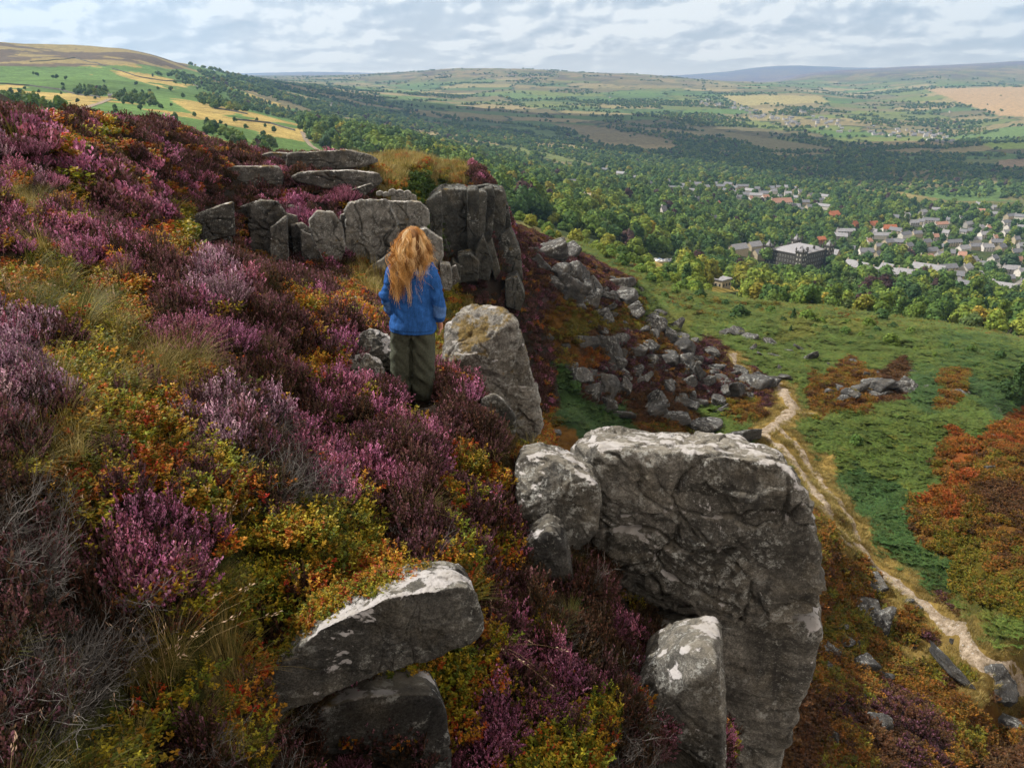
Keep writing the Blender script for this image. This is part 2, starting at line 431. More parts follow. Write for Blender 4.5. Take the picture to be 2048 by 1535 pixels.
# ------------------------------------------------------------------ materials: rock, ground
def rock_mat(name, dark, light, lichen=.3, white=.0, moss=.0, strata=0.0, sc=1.0):
    m_, t = mat(name)
    p = t.vm('ADD', t.coord('Object'), t.vm('MULTIPLY', t.info('Random'), (37., 61., 83.)))
    nz = t.sep(t.geo('Normal'))[2]
    big = t.noise(1.3 * sc, 6, .6, p); mid = t.noise(5.5 * sc, 8, .68, p); fine = t.noise(34 * sc, 8, .75, p); grain = t.noise(160 * sc, 3, .7, p)
    c = t.ramp(t.m('ADD', t.m('MULTIPLY', mid, .55), t.m('MULTIPLY', fine, .45)), [(.36, dark), (.50, tuple((a + b) / 2 for a, b in zip(dark, light))), (.62, light)])
    c = t.mix(t.ramp(big, [(.42, 0.0), (.62, .65)]), c, tuple(q * .5 for q in dark))
    c = t.mix(t.ramp(t.noise(2.7 * sc, 5, .6, t.vm('ADD', p, (4, 8, 2))), [(.5, 0.0), (.7, .22)]), c, (.16, .125, .07))
    c = t.mix(1.0, c, t.ramp(t.noise(75 * sc, 4, .75, p), [(.36, .55), (.5, 1.0), (.64, 1.5)]), 'MULTIPLY')
    x, y, z = t.sep(p)[:3]
    # bedding: noise stretched along the beds
    bed = t.noise(1.0, 7, .7, t.comb(t.m('MULTIPLY', x, 1.1 * sc), t.m('MULTIPLY', y, 1.1 * sc), t.m('ADD', t.m('MULTIPLY', z, 10. * sc), t.m('MULTIPLY', mid, 2.5))))
    if strata: c = t.mix(t.ramp(bed, [(.40, strata), (.50, 0.0)]), c, tuple(q * .45 for q in dark))
    # dark run-off streaks
    st = t.noise(1.0, 5, .6, t.comb(t.m('MULTIPLY', x, 7. * sc), t.m('MULTIPLY', y, 7. * sc), t.m('MULTIPLY', z, .9 * sc)))
    c = t.mix(t.ramp(st, [(.54, 0.0), (.68, .6)]), c, (.022, .022, .024))
    # pale crust lichen: rings and specks, commoner on upward faces
    lv = t.voro(9.0 * sc, t.vm('ADD', p, t.vm('MULTIPLY', t.m('SUBTRACT', mid, .5), (.75 / sc, .75 / sc, .75 / sc))))
    spot = t.m('MULTIPLY', t.ramp(lv, [(.34, 1.0), (.42, 0.0)]), t.ramp(t.m('ADD', t.noise(2.0 * sc, 5, .6, t.vm('ADD', p, (9, 1, 7))), t.m('MULTIPLY', nz, .13)), [(.56 - .16 * lichen, 0.0), (.64 - .16 * lichen, 1.0)]))
    spot = t.m('MULTIPLY', spot, t.ramp(fine, [(.42, .0), (.54, 1.0)]))
    c = t.mix(t.m('MULTIPLY', spot, .75), c, (.36, .37, .36))
    speck = t.m('MULTIPLY', t.ramp(fine, [(.56, 0.0), (.64, 1.0)]), t.ramp(t.noise(1.6 * sc, 4, .6, t.vm('ADD', p, (2, 5, 3))), [(.55 - .2 * lichen, 0.0), (.7 - .2 * lichen, .8)]))
    c = t.mix(speck, c, (.33, .33, .31))
    if white:
        wn = t.m('ADD', t.noise(3.2 * sc, 6, .62, t.vm('ADD', p, (5, 3, 1))), t.m('MULTIPLY', nz, .20))
        wm = t.m('MULTIPLY', t.ramp(wn, [(.76 - .22 * white, 0.0), (.79 - .22 * white, 1.0)]), t.ramp(t.noise(14 * sc, 6, .7, p), [(.33, .1), (.45, 1.0)]))
        c = t.mix(t.m('MULTIPLY', wm, .9), c, (.50, .485, .50))
        top = t.ramp(nz, [(.60, 0.0), (.92, .5)])
        c = t.mix(t.m('MULTIPLY', top, t.ramp(mid, [(.4, .3), (.6, 1.0)])), c, (.27, .245, .20))
    if moss:
        mn = t.m('ADD', t.noise(2.4 * sc, 6, .65, t.vm('ADD', p, (1, 9, 4))), t.m('MULTIPLY', nz, .08))
        c = t.mix(t.ramp(mn, [(.66 - .2 * moss, 0.0), (.73 - .2 * moss, .85)]), c, t.ramp(fine, [(.4, (.07, .05, .012)), (.6, (.20, .13, .03))]))
    h = t.m('ADD', t.m('ADD', t.m('MULTIPLY', mid, 1.0), t.m('MULTIPLY', fine, .45)), t.m('ADD', t.m('MULTIPLY', grain, .16), t.m('MULTIPLY', bed, .95)))
    t.out(c, .93, t.bump(h, .9, .05 / sc), .12)
    return m_
ROCK_BIG = rock_mat('gritstone_face', (.060, .058, .054), (.27, .255, .23), .55, .24, .0, .7)
ROCK_SLAB = rock_mat('gritstone_slab', (.048, .048, .048), (.20, .19, .17), .45, .28, .0, .35, 1.2)
ROCK_WHITE = rock_mat('lichen_white_stone', (.042, .043, .044), (.165, .158, .145), .4, .42, .0, .35, 1.6)
ROCK_MOSS = rock_mat('mossy_gritstone', (.11, .105, .10), (.33, .315, .29), .9, .15, .5, .35, 1.0)
ROCK_DARK = rock_mat('dark_stone', (.028, .028, .030), (.105, .103, .098), .25, .1, .1, .3, 1.0)
ROCK_CRAG = rock_mat('crag_stone', (.034, .034, .035), (.155, .15, .142), .3, .08, .05, .4, .5)
ROCK_LICHEN = rock_mat('lichen_slab_stone', (.09, .09, .088), (.25, .243, .23), .8, .10, .1, .2, .8)
ROCK_COLUMN = rock_mat('column_stone', (.028, .030, .030), (.135, .135, .125), .05, .0, .1, .25, .22)
ROCK_SCREE = rock_mat('scree_stone', (.036, .036, .038), (.135, .132, .128), .1, .0, .0, .35, .35)

def terrain_mat(name, fine, mid, bumpd, tint=.35):
    m_, t = mat(name); p = t.geo('Position'); c = t.attr()[0]
    a = t.noise(fine, 6, .7, p); b = t.noise(mid, 5, .6, p)
    v = t.ramp(a, [(.30, 1 - tint * 1.3), (.5, 1.0), (.7, 1 + tint)])
    c = t.mix(1.0, c, v, 'MULTIPLY')
    v2 = t.ramp(b, [(.32, 1 - tint), (.5, 1.0), (.68, 1 + tint * .8)])
    c = t.mix(1.0, c, v2, 'MULTIPLY')
    k_ = t.noise(mid * 5, 5, .65, p); c = t.mix(1.0, c, t.ramp(k_, [(.36, 1 - tint * 1.1), (.5, 1.0), (.64, 1 + tint * .9)]), 'MULTIPLY')
    t.out(c, .97, t.bump(k_, .6, bumpd * 3, t.bump(a, .7, bumpd)), .05)
    return m_
SOIL = terrain_mat('moor_soil', 48., 7., .035, .55)
LAND = terrain_mat('moor_and_valley', .9, .06, .5, .30)

# ------------------------------------------------------------------ ground cover zones (photo position -> plant), read off the photograph
FZ = """50 230 HD,150 250 HD,60 300 HP,200 300 BO,130 272 BO,300 262 HD,450 292 HD,380 330 HD,250 350 HD,100 350 HP,200 320 HD,50 410 G,90 345 HM,
275 410 HP,300 385 HP,130 430 B,110 412 BO,200 460 HD,60 470 HD,350 472 B,320 490 BO,400 500 BO,250 500 HP,150 505 HP,400 420 HD,500 395 HD,620 380 HD,690 392 HP,
560 360 HD,470 360 HD,350 385 HD,430 340 HD,15 350 HP,20 260 HD,25 320 HM,330 440 HD,360 420 B,20 480 HP,
100 560 GG,60 600 G,30 560 BO,200 560 BO,260 590 BO,330 560 HD,440 570 HM,60 620 GG,160 600 B,200 650 GG,420 650 HP,350 660 HP,480 630 HD,560 640 HD,600 630 BO,650 640 BO,640 695 BO,
650 660 HD,560 690 HD,40 700 HM,30 780 HM,120 700 B,250 755 G,330 740 G,180 770 G,400 770 G,480 745 HD,470 860 HM,420 840 HM,260 830 BO,230 880 B,110 920 G,150 960 G,60 940 G,40 890 D,
350 900 BO,400 950 B,300 960 BO,520 940 D,570 980 D,620 930 HP,660 900 HP,700 760 HP,760 800 HP,740 740 HD,800 920 HD,760 950 HP,830 870 HP,900 830 HD,960 860 HD,930 900 BO,1000 930 BO,
1060 1000 BO,1040 1040 HD,960 1020 HD,930 970 BO,850 1080 K,800 1060 K,970 1120 BO,920 1100 B,60 1040 D,50 1110 D,120 1080 K,200 1010 GG,250 1000 HD,150 1170 D,430 1040 B,550 1080 B,650 1080 B,700 1110 B,
480 1000 BO,330 1120 HP,280 1130 HP,370 1110 HP,230 1110 HP,500 1180 B,450 1130 GG,650 1160 BO,720 1160 BO,300 1250 K,180 1230 D,100 1250 D,60 1330 D,80 1420 D,150 1360 D,30 1200 D,
400 1250 GG,450 1310 G,540 1230 B,600 1210 B,520 1290 K,350 1390 GG,300 1330 G,250 1450 GG,180 1490 GG,430 1470 G,400 1520 K,560 1460 K,620 1450 D,690 1510 HP,740 1520 HD,
1010 1270 HP,980 1220 HD,1100 1240 K,1060 1200 HD,1130 1210 K,1230 1250 HP,1180 1180 K,1080 1380 HP,1030 1350 HP,1000 1330 GG,950 1310 B,960 1450 HP,920 1400 BO,1000 1490 HP,1150 1430 B,1200 1340 D,1220 1300 K,
1310 1385 HP,1140 1370 HP,1130 1500 BO,1250 1490 D,1060 1510 B,1200 1220 K,1100 1110 K,1060 1060 HD,1150 1300 K,1300 1250 K,
800 345 G,860 345 G,920 355 G,760 340 G,840 372 GN,870 395 GN,850 410 GN,950 362 HD,880 430 GN,
600 545 HD,560 560 HD,500 535 HD,640 560 HD,680 540 HD,720 590 BO,740 570 G,690 585 BO,760 545 G,800 570 K,830 560 K,660 590 HD,900 600 B,930 620 G,960 560 HD,470 510 HD,430 490 HD,980 640 HD,540 420 HD,600 430 HP,640 390 HD,700 420 HD"""
MZ = """1050 520 HV,1000 560 HV,1090 560 HV,1150 600 HO,1250 640 HY,1220 630 HY,1100 650 HO,1050 640 HO,1040 600 HY,1180 680 HR,1190 715 RD,1250 700 HV,1300 750 HV,1350 720 HV,1350 800 HR,1420 780 HV,1450 750 HV,1300 820 HR,
1400 720 HV,1320 680 HO,1200 760 HV,1130 690 HO,1150 660 HY,1080 600 HV,1180 560 HV,1230 590 HV,
1100 770 BD,1150 820 BD,1200 850 BD,1065 745 BD,1120 800 BD,1180 835 BD,1300 862 HO,1250 868 BD,1420 830 BR,1480 822 HO,1530 790 HV,1460 860 BR,1400 850 HO,1100 880 HO,
1350 600 BR,1500 690 BR,1420 650 BR,1600 720 BR,1560 745 BR,1600 640 BY,1700 640 BY,1800 650 BR,1900 700 BD,1750 700 BR,2000 730 BD,1850 690 BR,1330 640 BY,1300 600 BR,1520 620 BR,1660 690 BR,
1650 780 HO,1720 765 HO,1620 800 HO,1680 760 HO,1780 770 HR,1590 770 BR,1850 770 BD,1900 775 HO,1950 780 BD,2000 800 BD,
1700 900 BR,1650 870 BR,1800 850 BR,1750 1000 BD,1800 1100 BD,1850 900 BR,1950 830 BR,1750 940 BR,1850 960 BR,1880 930 HO,1930 920 RD,2000 880 RD,2040 940 HO,1950 1020 HO,2040 1080 HO,1900 1080 HY,1880 1130 BD,1980 1180 HY,2040 1280 BR,1960 1230 BR,
1890 1020 RD,2000 1000 HR,2010 1110 HO,1940 1130 HY,1720 960 BD,1780 1060 BD,2040 860 RD,1990 930 HO,2030 1190 HY,1860 1050 HO,
1600 950 BD,1620 990 BD,1650 1050 HO,1690 1030 GO,1640 960 GO,1710 1080 GO,1660 1130 HO,1700 1180 HO,1750 1230 HO,1830 1260 HO,1860 1260 HV,1700 1250 HY,1700 1380 HO,1800 1340 HO,1900 1400 HO,1850 1480 HV,1700 1480 HO,1950 1480 HO,1620 1430 HR,
1680 1420 HV,1780 1420 HV,1760 1470 HR,1640 1200 HO,1720 1140 HO,1790 1210 GO,1840 1300 GO,1960 1370 GO,2020 1430 HO,1560 900 GO,1560 840 GO,1600 820 BR,1900 1330 HY,1640 1350 HO,1760 1290 HY,2000 1530 HR"""
def zones(s):
    r = [q.split() for q in s.replace('\n', '').split(',')]
    return np.array([[float(a), float(b)] for a, b, _ in r]), np.array([c for *_, c in r])
FZP, FZT = zones(FZ); MZP, MZT = zones(MZ)
def zone_of(px, py, P, T, jit):
    j = jit * fbm2(px / 46., py / 46., 3, 77); k = jit * fbm2(px / 46. + 50, py / 46., 3, 78)
    out = np.empty(len(px), int); q = np.stack([px + j, py + k], 1)
    for i in range(0, len(q), 20000):
        out[i:i + 20000] = ((q[i:i + 20000, None] - P[None]) ** 2).sum(-1).argmin(1)
    return T[out]

# ------------------------------------------------------------------ near hillside
def grid(us, ys, fn, keep=None):
    U, Y = np.meshgrid(us, ys); X = U * Y; Z = fn(X.ravel(), Y.ravel()).reshape(X.shape)
    V = np.stack([X.ravel(), Y.ravel(), Z.ravel()], 1); nu, ny = len(us), len(ys)
    i = np.arange(nu * ny).reshape(ny, nu); F = np.stack([i[:-1, :-1], i[:-1, 1:], i[1:, 1:], i[1:, :-1]], -1).reshape(-1, 4)
    if keep is not None:
        k = keep(V); F = F[k[F].any(1)]
        used = np.unique(F); mp = np.full(len(V), -1); mp[used] = np.arange(len(used)); V = V[used]; F = mp[F]
    return V, F
VF, FF = grid(np.linspace(-1.05, .62, 330), np.geomspace(.45, 130, 330), hF, lambda V: ((V[:, 2] > hM(V[:, 0], np.maximum(V[:, 1], 6)) - 3) | (V[:, 1] < 9)) & (V[:, 0] < np.interp(V[:, 1], CLY, CLX) + np.maximum(.9, V[:, 1] * .14) + .9))
FCOL = {'HP': (.030,.022,.018), 'HM': (.032,.025,.02), 'HD': (.026,.020,.016), 'K': (.034,.022,.014), 'B': (.040,.042,.010), 'BO': (.055,.038,.012), 'G': (.085,.065,.022),
        'GG': (.04,.042,.014), 'D': (.03,.027,.022), 'GN': (.03,.045,.012)}
px, py = project(VF[:, 0], VF[:, 1], VF[:, 2]); zt = zone_of(px, py, FZP, FZT, 22)
CF = np.array([FCOL[k] for k in zt])
near = link('moor_hillside', mesh_np('moor_hillside', VF, FF, CF), SOIL); near['kind'] = 'structure'; near['label'] = 'steep heather covered hillside'

# ------------------------------------------------------------------ moor slope, valley and far hills: one sheet to the horizon
ys = np.concatenate([np.geomspace(7, 20, 40)[:-1], np.geomspace(20, 260, 300)[:-1], np.geomspace(260, 15500, 420)])
VM, FM = grid(np.linspace(-.98, .98, 620), ys, hM)
XM, YM, ZM = VM.T
PXM, PYM = project(XM, YM, ZM)
MCOL = {'HV': (.040,.026,.026), 'HO': (.085,.042,.010), 'HY': (.070,.058,.010), 'HR': (.060,.032,.014), 'RD': (.13,.042,.012), 'BR': (.034,.050,.013), 'BD': (.020,.038,.013), 'BY': (.055,.060,.014), 'GO': (.22,.15,.045)}
zm = zone_of(PXM, PYM, MZP, MZT, 16)
C1 = np.array([MCOL[k] for k in zm])
# fields of the valley: irregular cells with hedge lines between them
def cells(x, y, size, seed, ang=.35, asp=1.7):
    ca, sa = math.cos(ang), math.sin(ang); X = (x * ca + y * sa) / (size * asp); Y = (-x * sa + y * ca) / size
    ix = np.floor(X).astype(np.int64); iy = np.floor(Y).astype(np.int64); d1 = np.full(x.shape, 9.); d2 = np.full(x.shape, 9.); idv = np.zeros(x.shape)
    for a in (-1, 0, 1):
        for b in (-1, 0, 1):
            jx = ix + a; jy = iy + b; z0 = np.zeros_like(jx)
            cx = jx + .15 + .7 * _h(jx, jy, z0, seed); cyy = jy + .15 + .7 * _h(jx, jy, z0, seed + 1)
            dd = np.maximum(np.abs(X - cx), np.abs(Y - cyy)) * .75 + .25 * np.hypot(X - cx, Y - cyy)
            nw = dd < d1; d2 = np.where(nw, d1, np.minimum(d2, dd)); idv = np.where(nw, _h(jx, jy, z0, seed + 2), idv); d1 = np.where(nw, dd, d1)
    return idv, (d2 - d1) * size
FIELD = np.array([(.115,.135,.045), (.19,.155,.075), (.085,.14,.04), (.22,.185,.085), (.12,.105,.055), (.13,.155,.045), (.25,.20,.10), (.075,.115,.042), (.15,.13,.065), (.10,.15,.05)])
def land_colour(x, y, z, px, py):
    idv, edge = cells(x, y, 190., 5, .3, 2.1); c = FIELD[np.minimum((idv * 10).astype(int), 9)]
    hed = (edge < 7)[:, None]; c = np.where(hed, np.array([(.028, .042, .022)]), c)
    n = fbm2(x * .0016, y * .0016, 4, 51); n2 = fbm2(x * .006, y * .006, 4, 52); n3 = fbm2(x * .03, y * .012, 3, 53)
    # open moor on the tops: heather brown, tan grass
    moor = sstep(-95, -30, z + 30 * n) * sstep(3000, 5000, y)
    mc = np.where((n2 > .18)[:, None], np.array([(.20, .145, .075)]), np.where((n2 > -.12)[:, None], np.array([(.11, .115, .045)]), np.array([(.085, .062, .05)])))
    k = np.clip(moor * 1.2 * (1 - .4 * (n > .1)), 0, 1)[:, None]; c = c * (1 - k) + mc * k
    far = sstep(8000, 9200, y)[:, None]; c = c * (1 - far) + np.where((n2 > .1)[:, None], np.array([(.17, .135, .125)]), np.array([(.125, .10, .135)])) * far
    # the moor to the south: green bracken, tan grass, brown top
    L = inpoly(px, py, [(-600, -100), (330, 100), (420, 160), (650, 240), (700, 330), (560, 420), (-600, 420)]) & (y < 3200)
    lc = np.where((n2 + .25 * n > .12)[:, None], np.array([(.27, .20, .065)]), np.array([(.085, .135, .038)]))
    tan1 = inpoly(px, py, [(340, 200), (450, 215), (560, 240), (612, 262), (606, 300), (560, 292), (470, 265), (395, 232)]) | inpoly(px, py, [(220, 140), (300, 148), (395, 172), (340, 180), (240, 152)]) | \
        inpoly(px, py, [(-300, 160), (60, 170), (215, 202), (160, 222), (60, 210), (-300, 205)]) | inpoly(px, py, [(480, 186), (560, 192), (640, 214), (560, 212)])
    lc = np.where((tan1 & (n2 + .5 * n3 > -.22))[:, None], np.array([(.30, .225, .075)]) * (1 + .25 * n3[:, None]), np.where((n2 > .5)[:, None], lc, np.array([(.085, .145, .04)]) * (1 + .35 * n2[:, None])))
    brown = (z > 16 + 22 * n) & (y > 1400)
    lc = np.where(brown[:, None], np.where((n2 > .15)[:, None], np.array([(.21, .165, .07)]), np.array([(.095, .07, .05)])), lc)
    c = np.where(L[:, None], lc, c)
    # named meadows
    for poly, q in (([(1700,378),(1800,383),(1925,393),(2080,402),(2080,445),(1990,432),(1900,420),(1800,398)], (.24,.185,.075)), ([(1800,383),(1870,384),(2060,404),(1900,402)], (.10,.17,.05)),
                    ([(1370,248),(1440,262),(1560,280),(1670,298),(1660,306),(1540,304),(1480,285),(1380,262)], (.17,.15,.075)), ([(1100,246),(1180,250),(1350,282),(1340,292),(1200,284)], (.19,.155,.08)),
                    ([(1960,286),(2060,284),(2060,298),(1990,298)], (.20,.27,.05)), ([(1350,345),(1405,345),(1400,352),(1345,352)], (.25,.26,.06)), ([(1850,178),(2080,172),(2080,236),(2000,232),(1920,205)], (.31,.21,.11)),
                    ([(1440,190),(1640,192),(1660,205),(1480,212)], (.27,.23,.10)), ([(1560,330),(1640,330),(1650,342),(1580,343)], (.20,.15,.09)), ([(2000,320),(2080,316),(2080,334),(1980,336)], (.22,.16,.10))):
        c = np.where((inpoly(px, py, poly) & (y > 900))[:, None], np.array([q]), c)
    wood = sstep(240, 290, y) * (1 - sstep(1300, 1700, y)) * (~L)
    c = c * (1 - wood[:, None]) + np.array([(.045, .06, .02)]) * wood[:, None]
    for poly, q in (([(1165,495),(1230,480),(1330,525),(1390,560),(1330,562),(1250,530)], (.11,.15,.03)), ([(1405,575),(1470,570),(1480,582),(1420,588)], (.27,.21,.05)), ([(1260,518),(1330,516),(1345,535),(1290,540)], (.26,.20,.06)),
                    ([(1500,545),(1540,548),(1540,556),(1500,552)], (.3,.2,.08)), ([(1690,545),(1720,545),(1720,556),(1690,552)], (.3,.22,.1))):
        c = np.where((inpoly(px, py, poly) & (y > 200))[:, None], np.array([q]), c)
    return c
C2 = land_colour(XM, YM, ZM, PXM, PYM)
g = fbm2(XM * .03, YM * .03, 4, 61)
C1f = np.where((g > .25)[:, None], np.array([(.10, .115, .024)]), np.array([(.066, .098, .022)]))    # bracken slope too far to pick fronds
k = sstep(120, 170, YM)[:, None]; C1 = C1 * (1 - k) + C1f * k
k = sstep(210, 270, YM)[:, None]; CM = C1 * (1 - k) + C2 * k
lft = (inpoly(PXM, PYM, [(-900, 100), (600, 100), (700, 420), (-900, 700)]) & (YM > 60))[:, None]; CM = np.where(lft, C2, CM)

# worn path strands (photo positions)
PATHS = [([(1470,706),(1468,722),(1482,738),(1492,752)], 1.5), ([(1552,764),(1566,778),(1576,800),(1584,818),(1572,832),(1545,846),(1528,864)], 1.9), ([(1584,822),(1600,826),(1622,826)], 1.3),
         ([(1528,864),(1548,884),(1572,902),(1600,940),(1630,985),(1655,1020),(1685,1062),(1715,1096)], 1.25), ([(1550,850),(1580,874),(1612,915),(1650,975),(1688,1022),(1712,1050),(1716,1080)], .95),
         ([(1715,1088),(1745,1122),(1790,1160),(1840,1200),(1868,1230),(1900,1265),(1945,1305),(1995,1345),(2060,1392)], 1.35), ([(1640,1010),(1668,1050),(1690,1080),(1715,1098)], .6)]
def strand(pts, wid):
    P = [hitM(a, b, 30, 160) for a, b in pts]; out = []
    for i in range(len(P) - 1):
        n = max(2, int((P[i + 1] - P[i]).length / .3))
        p0 = P[max(i - 1, 0)]; p3 = P[min(i + 2, len(P) - 1)]
        for k in range(n):
            t = k / n; a, b = P[i], P[i + 1]
            q = .5 * ((2 * a) + (b - p0) * t + (2 * p0 - 5 * a + 4 * b - p3) * t * t + (3 * a - p0 - 3 * b + p3) * t ** 3); out.append((q.x, q.y))
    out.append((P[-1].x, P[-1].y)); return np.array(out), wid
STR = [strand(*q) for q in PATHS]
ALLP = np.concatenate([s for s, _ in STR]); ALLW = np.concatenate([np.full(len(s), wd) for s, wd in STR])
def path_dist(x, y):
    d_ = np.full(x.shape, 99.); sel = (y > 30) & (y < 150) & (x > 10)
    if sel.any():
        q = np.stack([x[sel], y[sel]], 1); r = np.empty(len(q))
        for i in range(0, len(q), 8000):
            r[i:i + 8000] = (np.hypot(q[i:i + 8000, None, 0] - ALLP[None, :, 0], q[i:i + 8000, None, 1] - ALLP[None, :, 1]) - ALLW[None] * .5).min(1)
        d_[sel] = r
    return d_
pd = path_dist(XM, YM)
gk = (1 - sstep(.2, 2.2, pd + .9 * fbm2(XM * .5, YM * .5, 3, 91)))[:, None]
CM = CM * (1 - gk) + np.array([(.17, .118, .036)]) * gk
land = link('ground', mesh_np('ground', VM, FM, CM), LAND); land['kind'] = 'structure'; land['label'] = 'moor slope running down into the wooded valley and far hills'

m_, t = mat('worn_path'); p = t.geo('Position')
a = t.noise(2.2, 6, .65, p); b = t.noise(9, 5, .7, p)
c = t.ramp(a, [(.34, (.10, .075, .045)), (.47, (.215, .17, .125)), (.64, (.33, .275, .215))])
c = t.mix(t.ramp(b, [(.50, 0.0), (.62, .8)]), c, (.12, .095, .07)); c = t.mix(t.ramp(t.voro(3.2, p), [(.16, .8), (.24, 0.0)]), c, (.27, .26, .25))
t.out(c, .96, t.bump(t.m('ADD', a, b), .7, .06), .08); PATHM = m_
for s, wd in STR:
    n = len(s); tg = np.gradient(s, axis=0); tg /= np.linalg.norm(tg, axis=1)[:, None]; nr = np.stack([-tg[:, 1], tg[:, 0]], 1)
    al = np.arange(n) * .3; V = []
    for j, f in enumerate(np.linspace(-.5, .5, 7)):
        wv = wd * (.70 + .75 * fbm2(al * .45, np.full(n, j > 3) * 7.0, 4, 95)); o_ = .3 * fbm2(al * .3, np.zeros(n), 2, 97)
        q = s + nr * (f * wv + o_)[:, None]; V.append(np.stack([q[:, 0], q[:, 1], hM(q[:, 0], q[:, 1]) + .05 + .03 * fbm2(q[:, 0] * 2, q[:, 1] * 2, 2, 98) - .10 * (abs(f) > .45)], 1))
    V = np.concatenate(V); i = np.arange(7 * n).reshape(7, n); F = np.stack([i[:-1, :-1], i[:-1, 1:], i[1:, 1:], i[1:, :-1]], -1).reshape(-1, 4)[:, ::-1]
    o = link('path', mesh_np('path', V, F), PATHM); o['kind'] = 'structure'

for pts, wd, y0, y1 in (([(150,219),(178,214),(200,207),(214,201),(224,198)], 4.5, 150, 1500), ([(604,264),(612,280),(622,292),(640,303),(660,310)], 4.0, 200, 1500), ([(432,200),(462,210),(490,222)], 3.0, 200, 1500)):
    P = [hitM(a, b, y0, y1) for a, b in pts]; s = np.array([[P[i].lerp(P[i + 1], k / 12).x, P[i].lerp(P[i + 1], k / 12).y] for i in range(len(P) - 1) for k in range(12)])
    tg = np.gradient(s, axis=0); tg /= np.linalg.norm(tg, axis=1)[:, None]; nr = np.stack([-tg[:, 1], tg[:, 0]], 1); V = []
    for f in (-.5, 0, .5): q = s + nr * f * wd; V.append(np.stack([q[:, 0], q[:, 1], hM(q[:, 0], q[:, 1]) + .35], 1))
    n = len(s); i = np.arange(3 * n).reshape(3, n); F = np.stack([i[:-1, :-1], i[:-1, 1:], i[1:, 1:], i[1:, :-1]], -1).reshape(-1, 4)[:, ::-1]
    o = link('path', mesh_np('path', np.concatenate(V), F), PATHM); o['kind'] = 'structure'

# ------------------------------------------------------------------ stones: rounded polyhedra cut by planes, then weathered
_cs = {}
def cubesphere(n):
    if n in _cs: return _cs[n]
    l = np.tan(np.linspace(-1, 1, n + 1) * math.pi / 4); a, b = np.meshgrid(l, l); one = np.ones_like(a)
    P = []; F = []
    for f in range(6):
        q = [(one, a, b), (-one, -a, b), (-a, one, b), (a, -one, b), (-b, a, one), (b, a, -one)][f]
        i = np.arange((n + 1) ** 2).reshape(n + 1, n + 1) + f * (n + 1) ** 2
        P.append(np.stack([k.ravel() for k in q], 1)); F.append(np.stack([i[:-1, :-1], i[:-1, 1:], i[1:, 1:], i[1:, :-1]], -1).reshape(-1, 4))
    P = np.concatenate(P); F = np.concatenate(F); P /= np.linalg.norm(P, axis=1)[:, None]
    _, idx, inv = np.unique(np.round(P, 5), axis=0, return_index=True, return_inverse=True); inv = inv.ravel()
    _cs[n] = (P[idx], inv[F]); return _cs[n]
def vnorm(V, F):
    n = np.cross(V[F[:, 2]] - V[F[:, 0]], V[F[:, 3]] - V[F[:, 1]]); N = np.zeros_like(V)
    for k in range(4): np.add.at(N, F[:, k], n)
    return N / np.maximum(np.linalg.norm(N, axis=1), 1e-12)[:, None]
def chips(q, sc, seed):
    """broken faces: each cell of a 3-D cell pattern is its own tilted plane"""
    p = q * np.array([sc, sc, sc * 1.5]); i = np.floor(p).astype(np.int64); best = np.full(len(p), 9.); off = np.zeros(len(p)); g = np.zeros((len(p), 3)); cc = np.zeros((len(p), 3))
    for a in (-1, 0, 1):
        for b in (-1, 0, 1):
            for c in (-1, 0, 1):
                j = i + np.array([a, b, c]); h = [_h(j[:, 0], j[:, 1], j[:, 2], seed + k) for k in range(3)]; ct = j + np.stack(h, 1); d_ = ((p - ct) ** 2).sum(1); nw = d_ < best
                best = np.where(nw, d_, best); cc[nw] = ct[nw]
    k = np.round(cc * 64).astype(np.int64)
    off = _h(k[:, 0], k[:, 1], k[:, 2], seed + 11) * 2 - 1; g = np.stack([_h(k[:, 0], k[:, 1], k[:, 2], seed + 12 + m) * 2 - 1 for m in range(3)], 1)
    return .45 * off + .75 * ((p - cc) * g).sum(1)
